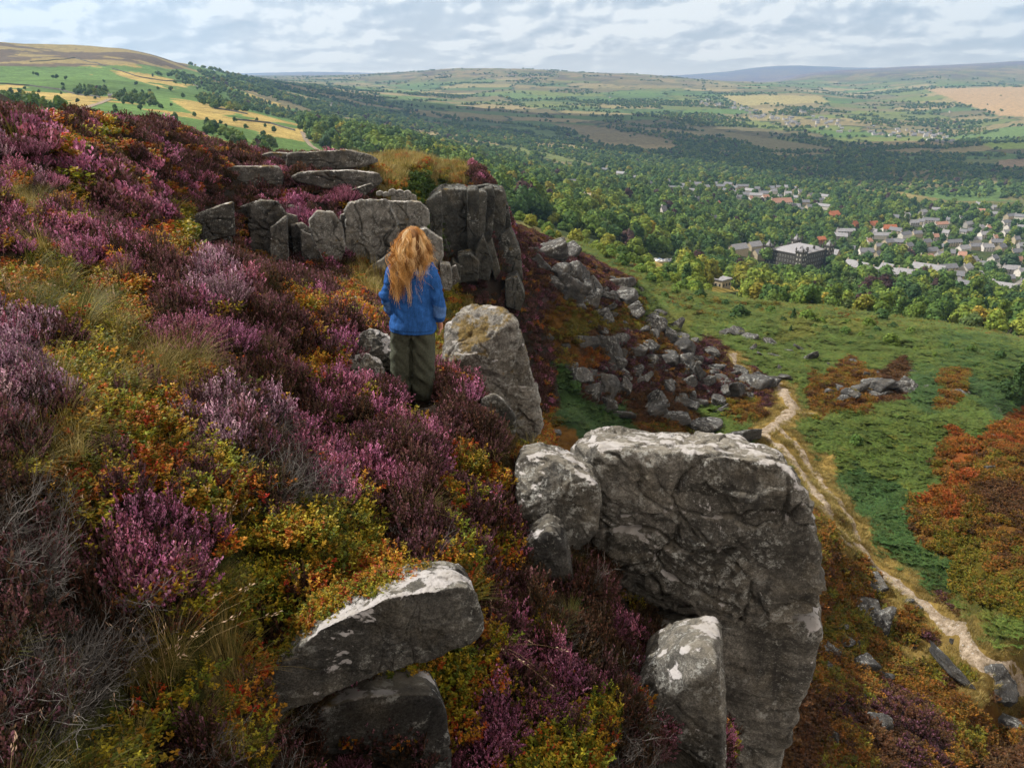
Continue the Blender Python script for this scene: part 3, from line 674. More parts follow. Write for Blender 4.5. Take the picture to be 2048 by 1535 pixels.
def stone(name, planes, n=24, p=18, seed=0, rough=.03, bed=.0, beds=5.0, cracks=0, crackd=.03, crackw=.02, tilt=0.0, facet=0.0):
    """planes: (nx,ny,nz,d) metres about the stone's centre"""
    D, F = cubesphere(n); PL = np.array(planes, float); PL[:, 3] /= np.linalg.norm(PL[:, :3], axis=1); PL[:, :3] /= np.linalg.norm(PL[:, :3], axis=1)[:, None]
    s = np.clip(D @ PL[:, :3].T, 0, None) / PL[:, 3]; mx = s.max(1); r = 1 / (mx * ((s / mx[:, None]) ** p).sum(1) ** (1 / p))
    V = D * r[:, None]; size = float(np.median(r))
    # spread the sample points evenly over long stones: relax towards neighbours along the surface is skipped, the grid is dense enough
    N = vnorm(V, F); q = V / size
    d_ = rough * size * (fbm(q * 1.6, 3, seed, .55) + .55 * fbm(q * 5.2, 4, seed + 3, .6))
    if facet:
        wq = q + .10 * np.stack([fbm(q * 2.5, 2, seed + 42 + m) for m in range(3)], 1); d_ = d_ + facet * size * (chips(wq, 1.7, seed + 41) + .45 * chips(wq, 4.1, seed + 61))
    if bed:
        zz = V[:, 2] + tilt * V[:, 0] + .10 * size * fbm(q * 1.2, 3, seed + 7)
        b = vnoise(np.stack([zz * beds, q[:, 0] * .35, q[:, 1] * .35], 1), seed + 9); d_ = d_ + bed * size * np.sign(b) * np.abs(b) ** .6 * (.4 + .6 * np.clip(fbm(q * 1.1, 2, seed + 8) + .5, 0, 1))
    rg = np.random.default_rng(seed + 100)
    for _ in range(cracks):
        nn = rg.normal(size=3); nn[2] *= .45 if _ % 2 else 2.2; nn /= np.linalg.norm(nn)
        dd = np.abs(V @ nn - rg.uniform(-.5, .5) * size + .13 * size * fbm(q * 2.0, 3, seed + 20 + _))
        d_ = d_ - crackd * size * np.exp(-(dd / (crackw * size)) ** 2) * sstep(-.3, .1, vnoise(q * 1.7, seed + 60 + _))
    V = V + N * d_[:, None]
    return mesh_np(name, V, F)
def box_planes(hx, hy, hz, rg, j=.16, cuts=7):
    PL = []
    for ax, h in ((0, hx), (1, hy), (2, hz)):
        for sg in (-1, 1):
            v = rg.normal(0, j, 3); v[ax] = sg; PL.append((*v, h * rg.uniform(.88, 1.08)))
    for _ in range(cuts):
        v = rg.normal(size=3); v /= np.linalg.norm(v); d_ = math.sqrt((v[0]*hx)**2 + (v[1]*hy)**2 + (v[2]*hz)**2)
        PL.append((*v, d_ * rg.uniform(.95, 1.15)))
    return PL
def poly_stone(name, poly, Y, t, m_, extra=(), n=40, parent=None, lean=0.0, **kw):
    """a stone whose face (photo outline POLY at distance Y) is t metres thick"""
    cx = (min(a for a, _ in poly) + max(a for a, _ in poly)) / 2; cyp = (min(b for _, b in poly) + max(b for _, b in poly)) / 2
    C = at(cx, cyp, Y); fx, fy = C.x / math.hypot(C.x, C.y), C.y / math.hypot(C.x, C.y)
    loc = []
    for a, b in poly:
        u, wz = ray(a, b); k = (C.x * fx + C.y * fy) / (u * fx + fy); loc.append(((u * k - C.x) * fy - (k - C.y) * fx, wz * k - C.z))
    H = hull2(loc); gx = sum(a for a, _ in H) / len(H); gz = sum(b for _, b in H) / len(H)
    PL = []
    for i in range(len(H)):
        a, b = H[i], H[(i + 1) % len(H)]; nx, nz = b[1] - a[1], -(b[0] - a[0]); L = math.hypot(nx, nz)
        if L < 1e-6: continue
        nx /= L; nz /= L; PL.append((nx, lean * nz, nz, (a[0] - gx) * nx + (a[1] - gz) * nz))
    tf, tb = t if isinstance(t, tuple) else (t / 2, t / 2)
    PL += [(0, -1, 0, tf), (0, 1, 0, tb)] + [tuple(q) for q in extra]
    o = link(name, stone(name, PL, n, **kw), m_, parent)
    o.location = (C.x + gx * fy, C.y - gx * fx, C.z + gz); o.rotation_euler = (0, 0, -math.atan2(fx, fy))
    return o
# ------------------------------------------------------------------ the big stones on the brink
def hero(name, label, poly, Y, t, m_, cat='boulder', group=None, **kw):
    o = poly_stone(name, poly, Y, t, m_, **kw); tag(o, label, cat, group); return o
hero('boulder', 'huge overhanging gritstone boulder with a white spotted flat top', [(1130,900),(1142,876),(1330,884),(1470,890),(1540,905),(1585,930),(1612,985),(1630,1080),(1644,1170),(1630,1204),(1540,1222),(1400,1230),(1205,1212),(1150,1130),(1132,1000)], 5.75, (.42, 1.0), ROCK_BIG,
     n=130, p=22, lean=.34, seed=3, rough=.036, bed=.014, beds=5, cracks=11, crackd=.05, crackw=.018, facet=.045, extra=[(-.75,-.66,0,.92),(.62,-.78,.05,.99),(-.15,-.80,-.58,.62),(.35,-.82,.45,.92)])
hero('layered_boulder', 'tall dark bedded gritstone pillar carrying the huge boulder', [(1190,1212),(1600,1196),(1641,1208),(1642,1262),(1616,1300),(1602,1390),(1570,1470),(1540,1560),(1500,1640),(1240,1640),(1200,1400)], 5.8, (.36, .9), ROCK_BIG,
     n=110, p=20, lean=.2, seed=8, rough=.03, bed=.030, beds=9, cracks=5, crackd=.04, crackw=.02, facet=.02, extra=[(-.7,-.7,0,.75),(.5,-.85,-.1,.62)])
hero('boulder', 'squat grey stone with a white crusted crown in front of the bedded pillar', [(1285,1330),(1345,1285),(1425,1272),(1440,1285),(1447,1400),(1450,1560),(1440,1800),(1290,1800),(1260,1450)], 4.2, (.22, .45), ROCK_SLAB,
     n=70, p=26, lean=.30, seed=12, rough=.034, bed=.016, cracks=5, facet=.035, extra=[(-.6,-.6,.5,.52),(.3,-.5,.8,.80)])
hero('boulder', 'rounded pale topped stone between the heather and the huge boulder', [(1028,925),(1040,905),(1105,908),(1140,925),(1186,945),(1203,975),(1196,1030),(1165,1080),(1080,1075),(1035,1000)], 5.3, (.30, .6), ROCK_SLAB,
     n=64, p=20, lean=.34, seed=15, rough=.040, bed=.018, cracks=5, facet=.035, extra=[(-.3,-.7,.64,.30)])
hero('boulder', 'dark blocky stone below the rounded pale topped stone', [(1035,1075),(1095,1030),(1128,1050),(1140,1110),(1158,1185),(1130,1240),(1040,1220),(1018,1130)], 4.9, (.25, .6), ROCK_DARK,
     n=56, p=14, lean=.2, seed=17, rough=.035, cracks=4, facet=.03)
hero('slab', 'long tilted stone slab jutting from under the bilberry mat', [(500,1420),(545,1330),(640,1235),(780,1172),(915,1152),(945,1165),(958,1215),(962,1240),(940,1264),(880,1284),(760,1318),(640,1352),(560,1392)], 2.74, (.12, .24), ROCK_WHITE, cat='slab',
     n=110, p=30, lean=.30, seed=21, rough=.034, bed=.022, beds=14, cracks=6, crackd=.02, crackw=.02, facet=.035, tilt=-.38)
hero('boulder', 'dark smooth stone propping up the long tilted slab', [(600,1425),(700,1385),(860,1376),(890,1396),(902,1460),(898,1700),(590,1700),(572,1490)], 2.80, (.05, .4), ROCK_DARK,
     n=60, p=16, lean=.25, seed=23, rough=.02, bed=.008, cracks=1, facet=.012)
hero('boulder', 'large mossy pale boulder beside the woman', [(884,690),(892,650),(925,618),(972,608),(1010,622),(1032,655),(1052,720),(1055,745),(1078,800),(1084,835),(1070,880),(1030,905),(930,900),(890,830)], 8.4, (.38, .9), ROCK_MOSS,
     n=84, p=26, lean=.45, seed=27, rough=.040, bed=.022, beds=7, cracks=6, crackd=.035, tilt=.4, facet=.045, extra=[(-.45,-.62,.64,.62),(.35,-.9,.15,.48)])
hero('boulder', 'small white crusted stone behind the heather by the mossy boulder', [(960,800),(985,785),(1010,800),(1032,835),(1030,875),(990,880),(962,850)], 6.5, (.12, .3), ROCK_WHITE, n=36, p=12, lean=.4, seed=29, rough=.04)
hero('boulder', 'low stone with a white patch, beside the woman, upper of two', [(684,706),(694,676),(722,664),(748,652),(778,664),(792,700),(794,750),(690,750)], 7.35, (.22, .5), ROCK_WHITE, n=48, p=18, lean=.6, seed=31, rough=.05, facet=.07, bed=.03, beds=6, cracks=3, extra=[(-.5,-.5,.7,.16),(.6,-.3,.7,.17),(-.1,-.7,.7,.20)])
hero('boulder', 'flat topped stone beside the woman half sunk in heather, lower of two', [(664,730),(690,708),(735,703),(764,716),(770,745),(745,800),(680,800)], 6.9, (.18, .4), ROCK_SLAB, n=44, p=20, lean=.5, seed=33, rough=.045, facet=.06, bed=.02, cracks=2, extra=[(.5,-.5,.7,.16),(-.2,-.6,.75,.15)])
for i, (poly, Y) in enumerate([([(700,655),(705,625),(735,612),(752,630),(758,660)], 11.5), ([(690,620),(696,598),(712,592),(722,625),(716,650)], 13), ([(640,605),(642,575),(655,570),(660,600)], 20), ([(625,600),(620,570),(650,560),(662,590),(655,620)], 24), ([(905,570),(902,535),(912,530),(920,560)], 16)]):
    hero('boulder', 'grey stone in the dip beyond the woman', poly, Y, (.3, .8), ROCK_SLAB, group='stones in the dip beyond the woman', n=20, p=12, lean=.3, seed=140 + i, rough=.05)

# ------------------------------------------------------------------ rock crags along the brow
def crag(label, loc): 
    e = empty('rock_crag', loc); tag(e, label, 'rock crag', 'crags along the brow'); return e
def crag_stones(root, name, rows, m_, base_seed, **kw):
    for i, (poly, Y, t) in enumerate(rows):
        o = poly_stone(name, poly, Y, t, m_, seed=base_seed + i, **kw); o.parent = root; o.matrix_parent_inverse = Matrix.Translation(root.location).inverted()
c1 = crag('stepped crag of pale lichen slabs beyond the woman', at(640, 520, 40))
kw = dict(n=40, p=44, lean=.16, rough=.030, cracks=4, crackd=.13, crackw=.022, facet=.05, bed=.010, beds=2)
crag_stones(c1, 'stone', [([(352,470),(372,440),(440,410),(466,404),(468,468),(400,486),(360,500)], 26, (.6,3)), ([(360,500),(400,488),(462,472),(468,530),(400,540),(365,530)], 26.6, (.4,3)), ([(395,420),(440,402),(560,415),(700,425),(700,560),(400,560)], 43.5, (.4,4)),
    ([(500,410),(520,400),(552,402),(572,425),(575,480),(574,560),(500,560),(498,480)], 38, (1.0,3)), ([(462,420),(508,404),(508,560),(462,545)], 39, (.6,3)), ([(568,425),(595,432),(595,560),(568,560)], 39.5, (.6,3)), ([(680,430),(704,420),(704,560),(680,560)], 41.5, (.6,3)), ([(470,470),(500,450),(505,560),(470,545)], 38.4, (.5,2)), ([(540,455),(574,430),(578,560),(540,565)], 36.5, (.6,2))], ROCK_CRAG, 200, **kw)
crag_stones(c1, 'stone', [([(582,450),(604,445),(626,462),(634,560),(590,560)], 38.5, (.6,2)), ([(600,458),(622,470),(648,520),(640,550),(606,540)], 37.6, (.4,1.4))], ROCK_CRAG, 220, **kw)
crag_stones(c1, 'stone', [([(618,440),(634,422),(666,424),(684,450),(690,500),(676,545),(640,560),(624,520)], 39.5, (.7,2.4)), ([(692,420),(700,404),(772,398),(792,440),(806,520),(800,560),(692,560),(688,490)], 41, (1.0,3)),
    ([(774,402),(800,404),(838,404),(856,420),(858,446),(838,466),(800,478)], 42.5, (.8,3)), ([(806,470),(850,455),(884,478),(886,510),(870,540),(830,545),(800,520)], 40, (.8,2.4)), ([(880,525),(900,528),(908,560),(900,580),(884,575)], 39, (.4,1.5)),
    ([(745,530),(800,492),(812,545),(800,575),(740,575)], 39.5, (.5,1.5))], ROCK_LICHEN, 230, **kw)
c2 = crag('flat slabs stacked on the brow above the crag', at(650, 345, 50))
kw2 = dict(n=40, p=30, lean=.10, rough=.030, cracks=3, crackd=.10, crackw=.03, bed=.035, beds=4.5, facet=.02)
crag_stones(c2, 'slab', [([(572,332),(576,306),(640,302),(700,300),(748,314),(756,322),(720,334),(660,340),(600,342)], 51, (1.3,4)), ([(516,312),(540,305),(575,306),(584,330),(560,338),(518,334)], 53, (.9,3)),
    ([(446,338),(470,332),(556,332),(566,345),(562,374),(520,380),(470,360)], 46, (1.0,3)), ([(580,352),(600,344),(690,340),(756,346),(764,362),(742,372),(730,388),(700,385),(640,370),(590,362)], 47, (1.0,3.5)),
    ([(700,380),(742,366),(748,372),(732,390),(716,398)], 46, (.6,2))], ROCK_CRAG, 260, **kw2)
for i, (a, b, wd, h) in enumerate([(772,388,14,10),(785,384,16,14),(800,386,18,16),(815,388,16,16),(826,394,14,12),(792,396,20,12),(760,386,14,10),(808,397,22,10)]):
    hero('boulder', 'small pale stone in the rubble above the lichen slabs', [(a-wd/2,b+h/2),(a-wd/2,b-h/4),(a,b-h/2),(a+wd/2,b-h/5),(a+wd/2,b+h/2)], 45, (.3,.8), ROCK_LICHEN, group='rubble above the lichen slabs', n=12, p=12, lean=.1, seed=150+i, rough=.05)
c3 = crag('tall dark crag of upright stone columns under the golden mound', at(940, 450, 78))
kw3 = dict(n=36, p=36, lean=.06, rough=.026, cracks=4, crackd=.14, crackw=.022, facet=.03, bed=.006, beds=1.2)
crag_stones(c3, 'column', [([(868,380),(874,374),(900,374),(936,376),(938,470),(930,540),(870,540)], 76, (1.5,6)), ([(934,378),(952,376),(958,382),(957,480),(948,540),(934,530)], 75, (1.0,5)), ([(954,384),(968,380),(975,386),(968,470),(956,540)], 75, (.6,4)),
    ([(968,376),(985,374),(990,392),(984,470),(962,500)], 77, (.7,5)), ([(978,376),(1005,378),(1012,392),(1010,460),(1000,500),(978,500)], 79, (1.2,5)), ([(1006,405),(1016,410),(1022,450),(1018,480),(1004,480)], 80, (.7,4)),
    ([(860,470),(884,460),(900,500),(892,540),(862,540)], 73, (.8,3)), ([(915,510),(940,505),(958,520),(956,560),(920,562)], 71, (.7,2.5)), ([(950,500),(966,470),(985,520),(978,560),(955,555)], 72, (.6,2)), ([(895,545),(905,520),(920,530),(922,565),(900,570)], 70, (.5,2)), ([(972,490),(984,478),(1000,540),(990,560)], 74, (.5,2)),
    ([(842,410),(862,392),(884,380),(884,560),(850,560)], 66, (.6,6)), ([(1000,470),(1020,455),(1040,500),(1045,560),(1010,580),(985,540)], 78, (.8,4)), ([(1010,560),(1035,550),(1050,590),(1040,620),(1012,610)], 74, (.6,3)), ([(945,372),(975,368),(1000,376),(990,380),(950,380)], 80, (.9,4))], ROCK_COLUMN, 300, **kw3)

# ------------------------------------------------------------------ scree
SCV = []
rg = np.random.default_rng(5)
for i in range(12):
    SCV.append(stone('scree_block', box_planes(1.0, rg.uniform(.55, .95), rg.uniform(.38, .85), rg, .2, 8), 14, 34, 400 + i, .045, .02, 3, 2, .07, .03, facet=.07))
    SCV[-1].materials.append(ROCK_SCREE)
STONES = []
def put_stone(px, py, wpx, hpx, label, group=None, y0=24, sink=.16, m_=None, tip=None):
    p = hitM(px, py + hpx * .42, y0, 300); s = mpp(p) * wpx * .60
    o = bpy.data.objects.new('boulder', SCV[rg.integers(12)]); COL.objects.link(o)
    h = min(max(hpx * mpp(p) * .42 / .62, s * .35), s * 2.2)
    o.scale = (s, s * rg.uniform(.7, 1.1), h); o.location = (p.x, p.y + s * .3, p.z + h * .62 * (.60 - sink))
    o.rotation_euler = (rg.normal(0, .34), rg.normal(0, .34) if tip is None else tip, rg.uniform(0, 6.28))
    tag(o, label, 'boulder', group); STONES.append((o, px, py, wpx, hpx, p)); return o
BIG = """1100 500 60 40,1085 522 44 36,1135 500 50 30,1120 535 56 40,1150 545 44 44,1165 575 50 40,1140 570 52 50,1110 560 40 40,1190 570 34 46,1175 600 44 26,1210 585 36 20,1240 560 40 40,1255 590 40 30,1270 615 36 26,1160 608 26 16,
1215 617 34 18,1195 625 22 18,1310 640 40 44,1320 622 22 24,1205 657 22 26,1222 690 34 66,1245 675 26 24,1170 685 50 26,1340 668 36 32,1350 650 22 20,1275 695 42 30,1300 690 30 26,1370 690 36 40,1365 670 24 24,1130 690 16 12,1100 673 14 14,
1160 745 46 40,1212 765 50 48,1215 800 40 46,1180 780 34 30,1235 715 30 22,1250 770 26 30,1290 755 26 20,1275 735 22 22,1320 790 46 50,1340 770 34 24,1375 735 40 30,1365 800 44 36,1400 800 30 26,1350 835 54 28,1410 845 60 38,1310 815 40 26,1250 825 36 24,
1395 742 32 26,1340 715 40 24,1415 760 26 20,1380 760 24 22,1430 735 26 20,1445 755 24 18,1395 715 30 24,1425 705 24 18,1515 755 58 44,1475 775 36 32,1540 760 26 30,1470 745 24 16,1490 790 30 14,1440 770 18 14,1420 700 22 10,1480 870 74 40,1445 815 32 14,1395 862 28 10,1105 865 30 14"""
BIGL = ['broad grey boulder at the foot of the scree beside the path', 'grey gritstone boulder in the scree below the brow']
for q in BIG.replace('\n', '').split(','):
    a, b, c, d_ = map(float, q.split())
    lab, grp = 'big grey block in the scree tumbling from the brow', 'big blocks of the scree'
    if (a, b) == (1515, 755): lab, grp = 'broad grey boulder where the path bends round the scree', None
    if (a, b) == (1222, 690): lab, grp = 'tall upright stone standing in the middle of the scree', None
    if (a, b) == (1480, 870): lab, grp = 'flat grey boulder just behind the huge boulder top', None
    if (a, b) == (1410, 845): lab, grp = 'wide dark boulder lowest in the scree above the bracken', None
    put_stone(a, b, c * rg.uniform(.95, 1.1), d_, lab, grp, 40)
SCP = [(1030,478),(1090,478),(1180,520),(1270,565),(1330,625),(1420,700),(1500,748),(1560,768),(1530,790),(1440,810),(1400,845),(1330,830),(1260,815),(1200,770),(1130,735),(1180,700),(1150,640),(1200,640),(1170,600),(1100,585),(1060,545)]
n = 0
while n < 170:
    a, b = rg.uniform(1030, 1560), rg.uniform(470, 850)
    if not inpoly(np.array([a]), np.array([b]), SCP)[0]: continue
    s = 6 + 15 * rg.random() ** 2.4
    put_stone(a, b, s * 1.35, s, 'small grey stone lying in the scree', 'small stones of the scree', 40, 0.1); n += 1
for q in """1730 1215 64 36,1755 1240 46 40,1700 1165 26 16,1665 1285 18 14,1665 1312 44 18,1730 1325 52 42,1650 1332 26 14,1790 1345 44 14,1760 1352 34 16,1755 1165 36 18,1740 1138 20 10,1720 1180 14 18,1680 1250 26 16,1690 1280 34 14,1640 1290 20 20,1710 1290 22 14,1830 1290 12 10,1785 1220 14 12,1920 1348 84 34,2000 1358 70 58,2018 1440 56 44,1760 1445 50 30,1700 1370 20 14,1725 1392 14 10,1650 1395 20 10,1840 1396 12 8,1668 1465 30 40,1780 1430 16 10,2000 1495 20 10,1850 1530 20 10,1690 1400 26 12,1815 1200 18 10,1840 1215 12 8,1905 1282 12 8""".split(','):
    a, b, c, d_ = map(float, q.split())
    lab, grp = 'grey stone in the rusty heather below the path', 'stones in the rusty heather below the path'
    if (a, b) == (1920, 1348): lab, grp = 'long low grey stone lying beside the path', None
    if (a, b) == (2000, 1358): lab, grp = 'bulky grey boulder blocking the edge of the path', None
    if (a, b) == (2018, 1440): lab, grp = 'pointed grey stone standing in heather below the path', None
    if (a, b) == (1730, 1325): lab, grp = 'rough grey stone heading a line of rubble below the path', None
    put_stone(a, b, c, d_, lab, grp, 20, .2)
for q in """1700 785 30 26,1720 772 36 24,1750 768 46 34,1790 770 56 30,1815 775 36 16,1690 795 24 14,1680 775 20 16,1740 790 30 12,1770 785 30 14,1660 782 16 14,1735 750 16 10,1850 772 12 6,1920 787 30 10,1935 784 12 8,1995 820 16 8,1990 870 14 8,1980 935 16 14,
1478 662 26 18,1450 668 18 14,1500 672 40 18,1540 685 24 14,1505 695 16 14,1550 710 24 12,1600 695 26 12,1610 715 14 12,1625 715 26 10,1580 700 16 8,1525 710 22 8,1660 730 12 6,1710 725 20 8,1760 748 14 6,1830 742 10 6,1560 735 10 8,1480 735 20 12,1520 750 20 14,1575 755 24 12""".replace('\n', '').split(','):
    a, b, c, d_ = map(float, q.split())
    far = b < 745 and a < 1660
    put_stone(a, b, c, d_, 'grey stone among the green bracken beyond the scree' if far else 'dark stone of the outcrop across the path', 'stones in the bracken' if far else 'stones of the outcrop across the path', 45, .15)

ORD = ['highest', 'second highest', 'third highest', 'fourth highest', 'fifth highest', 'sixth highest', 'seventh highest', 'eighth highest', 'ninth highest', 'tenth highest']
def single_out(group, zone, noun):
    """tell the stones of a group apart by shape, size, place and order up the slope"""
    cl = {}
    for o, a, b, wp_, hp_, p in STONES:
        if o.get('group') != group: continue
        z = zone(a, b); sh = 'flat' if hp_ < wp_ * .55 else 'upright' if hp_ > wp_ * 1.02 else 'blocky'; sz = 'large' if wp_ > 42 else 'small' if wp_ < 23 else 'middling'
        cl.setdefault((z, sh, sz), []).append((b, o))
    for (z, sh, sz), v in cl.items():
        v.sort(key=lambda q: q[0])
        for i, (b, o) in enumerate(v): o['label'] = '%s %s grey %s %s' % (sz, sh, noun, z) if len(v) == 1 else '%s of the %s %s grey %ss %s' % (ORD[min(i, 9)] if i < len(v) - 1 else 'lowest', sz, sh, noun, z)
single_out('big blocks of the scree', lambda a, b: 'on the rim under the walker' if b < 560 and a < 1175 else 'on the skyline of the scree' if b < 640 else 'by the mossy yellow mat' if b < 690 and a < 1330 else 'near the bend of the path' if a > 1400 else 'in mid scree' if b < 760 else 'at the scree foot', 'block')
single_out('stones in the rusty heather below the path', lambda a, b: 'close to the bedded pillar' if a < 1705 else 'in rusty heather beneath the path' if b < 1330 else 'low in the rusty heather', 'stone')
single_out('stones of the outcrop across the path', lambda a, b: 'in the rocky outcrop across the path' if a < 1830 else 'in bracken beyond the outcrop', 'stone')
single_out('stones in the bracken', lambda a, b: 'in bracken behind the scree', 'stone')
for o, a, b, wp_, hp_, p in STONES:
    if o.get('group') == 'small stones of the scree': o['label'] = 'small %s stone %s' % ('flat' if o.scale.z < o.scale.x * .62 else 'chunky', 'high on the scree under the rim' if b < 600 else 'in the middle of the scree' if b < 720 else 'low in the scree toward the path' if a > 1330 else 'low in the scree above the green bracken')
# ------------------------------------------------------------------ plants
def plant_mat(name, tr=.25, vary=.35, hue=.02, rough=.75):
    m_, t = mat(name); c = t.attr()[0]; r = t.info('Random')
    hs = t.n('ShaderNodeHueSaturation'); t.put(hs.inputs['Hue'], t.m('ADD', .5 - hue, t.m('MULTIPLY', r, 2 * hue))); t.put(hs.inputs['Color'], c)
    t.put(hs.inputs['Value'], t.m('ADD', 1 - vary, t.m('MULTIPLY', t.m('FRACT', t.m('MULTIPLY', r, 7.31)), 2 * vary)))
    t.out(hs.outputs[0], rough, None, .15, tr); return m_
PLANT = plant_mat('heather_sprays'); LEAFY = plant_mat('bilberry_leaves', .3, .3, .015, .55); BLADE = plant_mat('grass_blades', .3, .25, .01, .6); TWIG = plant_mat('dead_twigs', .0, .25, .005, .9)
FERN = plant_mat('bracken_fronds', .25, .28, .018, .6)
class QB:
    """diamond leaves and ribbons gathered as quads with colours"""
    def __init__(s): s.V = []; s.C = []
    def leaves(s, P, A, B, C):
        n = len(P); s.V.append(np.stack([P - A, P + B * 1.0, P + A, P - B], 1).reshape(-1, 3)); s.C.append(np.repeat(C, 4, 0))
    def ribbon(s, P, W, C):
        """P (n,k,3) polylines, W (n,k,3) half widths"""
        a = P - W; b = P + W
        s.V.append(np.stack([a[:, :-1], b[:, :-1], b[:, 1:], a[:, 1:]], 2).reshape(-1, 3))
        s.C.append(np.repeat(C[:, None], (P.shape[1] - 1) * 4, 1).reshape(-1, 3))
    def mesh(s, name, m_):
        V = np.concatenate(s.V); C = np.concatenate(s.C); me = mesh_np(name, V, np.arange(len(V)).reshape(-1, 4), np.clip(C, 0, 1), smooth=False); me.materials.append(m_); return me
def unit(v): return v / np.maximum(np.linalg.norm(v, axis=-1, keepdims=True), 1e-9)
def pick(rg, n, pal, var=.25):
    pal = np.array(pal); return pal[rg.integers(len(pal), size=n)] * (1 + var * rg.normal(size=(n, 1)))
LEAFG = [(.026,.030,.010), (.036,.032,.013), (.020,.024,.010), (.042,.032,.018)]
HEA = {'HP': [(.36,.125,.225), (.29,.095,.175), (.42,.18,.28), (.23,.07,.11)], 'HM': [(.38,.23,.31), (.30,.165,.24), (.42,.29,.33), (.24,.115,.17)],
       'HD': [(.105,.044,.050), (.14,.058,.072), (.080,.038,.032), (.165,.075,.095), (.065,.036,.022)], 'K': [(.072,.036,.020), (.055,.028,.017), (.10,.043,.024), (.045,.026,.016)]}
def heather(qb_f, qb_l, rg, N, Rr, H, pal, nfl=16, nlf=12, fs=.011, dome=.55, spread=.55):
    a = rg.uniform(0, 2 * math.pi, N); r = np.sqrt(rg.random(N)); base = np.stack([r * np.cos(a), r * np.sin(a)], 1) * Rr * .55
    h = H * (1 - dome * r ** 2) * rg.uniform(.72, 1.08, N)
    tip = np.stack([base[:, 0] * (1 + spread * 1.5) + rg.normal(0, .03, N), base[:, 1] * (1 + spread * 1.5) + rg.normal(0, .03, N), h], 1)
    b3 = np.hstack([base * .6, np.zeros((N, 1))]); mid = (b3 + tip) * .5 + np.stack([base[:, 0] * .3, base[:, 1] * .3, h * .06], 1)
    def along(t): return ((1 - t) ** 2)[..., None] * b3[:, None] + (2 * t * (1 - t))[..., None] * mid[:, None] + (t ** 2)[..., None] * tip[:, None]
    st = along(np.linspace(0, 1, 4)[None].repeat(N, 0)); wv = np.zeros_like(st); ang = rg.uniform(0, 6.3, N)
    wv[:, :, 0] = (np.cos(ang) * .0022)[:, None]; wv[:, :, 1] = (np.sin(ang) * .0022)[:, None]
    qb_l.ribbon(st, wv, pick(rg, N, [(.05,.035,.025), (.07,.05,.035)]))
    for n, lo, hi, qb, pl, sc in ((nfl, .45, 1.02, qb_f, pal, 1.0), (nlf, .08, .85, qb_l, LEAFG, .8)):
        t = lo + (hi - lo) * ((np.arange(n)[None] + rg.random((N, n))) / n); P = along(np.clip(t, 0, 1.05)); th = rg.uniform(0, 6.28, (N, n))
        rad = np.stack([np.cos(th), np.sin(th), np.zeros_like(th)], -1); rr = fs * (1.5 - .9 * t)[..., None] * (1.0 if n == nfl else 1.2)
        P = P + rad * rr; A = unit(rad * .55 + np.array([0, 0, 1.0]) + rg.normal(0, .25, P.shape)) * fs * sc * rg.uniform(.7, 1.3, P.shape[:2])[..., None]
        B = unit(np.cross(A, rad + rg.normal(0, .3, P.shape))) * fs * sc * .62
        cc = pick(rg, N, pl, .18)[:, None].repeat(n, 1) * (1 + .22 * rg.normal(size=(N, n, 1)))
        qb.leaves(P.reshape(-1, 3), A.reshape(-1, 3), B.reshape(-1, 3), cc.reshape(-1, 3))
def heather_clump(name, seed, pal, N=70, Rr=.17, H=.27, **k):
    rg = np.random.default_rng(seed); q = QB(); heather(q, q, rg, N, Rr, H, pal, **k); return q.mesh(name, PLANT)
BIL = {'B': [(.22,.19,.015), (.13,.145,.013), (.29,.225,.017), (.08,.105,.013), (.30,.18,.016)], 'BO': [(.27,.155,.014), (.33,.13,.014), (.34,.075,.012), (.17,.13,.012), (.36,.17,.022), (.28,.042,.012)],
       'GN': [(.05,.10,.015), (.07,.13,.02), (.04,.08,.014)]}
def bilberry(name, seed, pal, N=60, Rr=.17, H=.17, nl=16, ls=.013):
    rg = np.random.default_rng(seed); q = QB(); a = rg.uniform(0, 6.28, N); r = np.sqrt(rg.random(N)) * Rr
    b = np.stack([r * np.cos(a), r * np.sin(a), np.zeros(N)], 1); tip = b * 1.15 + np.stack([rg.normal(0, .03, N), rg.normal(0, .03, N), H * rg.uniform(.55, 1.05, N) * (1 - .4 * (r / Rr) ** 2)], 1)
    ts = np.linspace(0, 1, 3); st = b[:, None] + (tip - b)[:, None] * ts[None, :, None]; wv = np.zeros_like(st); wv[..., 0] = .0016; wv[..., 1] = .001
    q.ribbon(st, wv, pick(rg, N, [(.07,.06,.02), (.09,.05,.02)]))
    t = .25 + .78 * rg.random((N, nl)); P = b[:, None] + (tip - b)[:, None] * t[..., None]; th = rg.uniform(0, 6.28, (N, nl)); rad = np.stack([np.cos(th), np.sin(th), rg.uniform(-.1, .7, th.shape)], -1)
    A = unit(rad) * ls * rg.uniform(.7, 1.3, th.shape)[..., None]; B = unit(np.cross(A, np.array([0, 0, 1.0]) + rg.normal(0, .45, A.shape))) * ls * .55
    sc = pick(rg, N, pal, .15)[:, None].repeat(nl, 1) * (1 + .2 * rg.normal(size=(N, nl, 1)))
    q.leaves((P + A * .9).reshape(-1, 3), A.reshape(-1, 3), B.reshape(-1, 3), sc.reshape(-1, 3)); return q.mesh(name, LEAFY)
GRS = {'G': [(.30,.225,.075), (.25,.185,.055), (.21,.165,.045), (.34,.27,.11), (.10,.098,.024)], 'GG': [(.070,.074,.014), (.10,.092,.018), (.16,.125,.035), (.045,.056,.012)]}
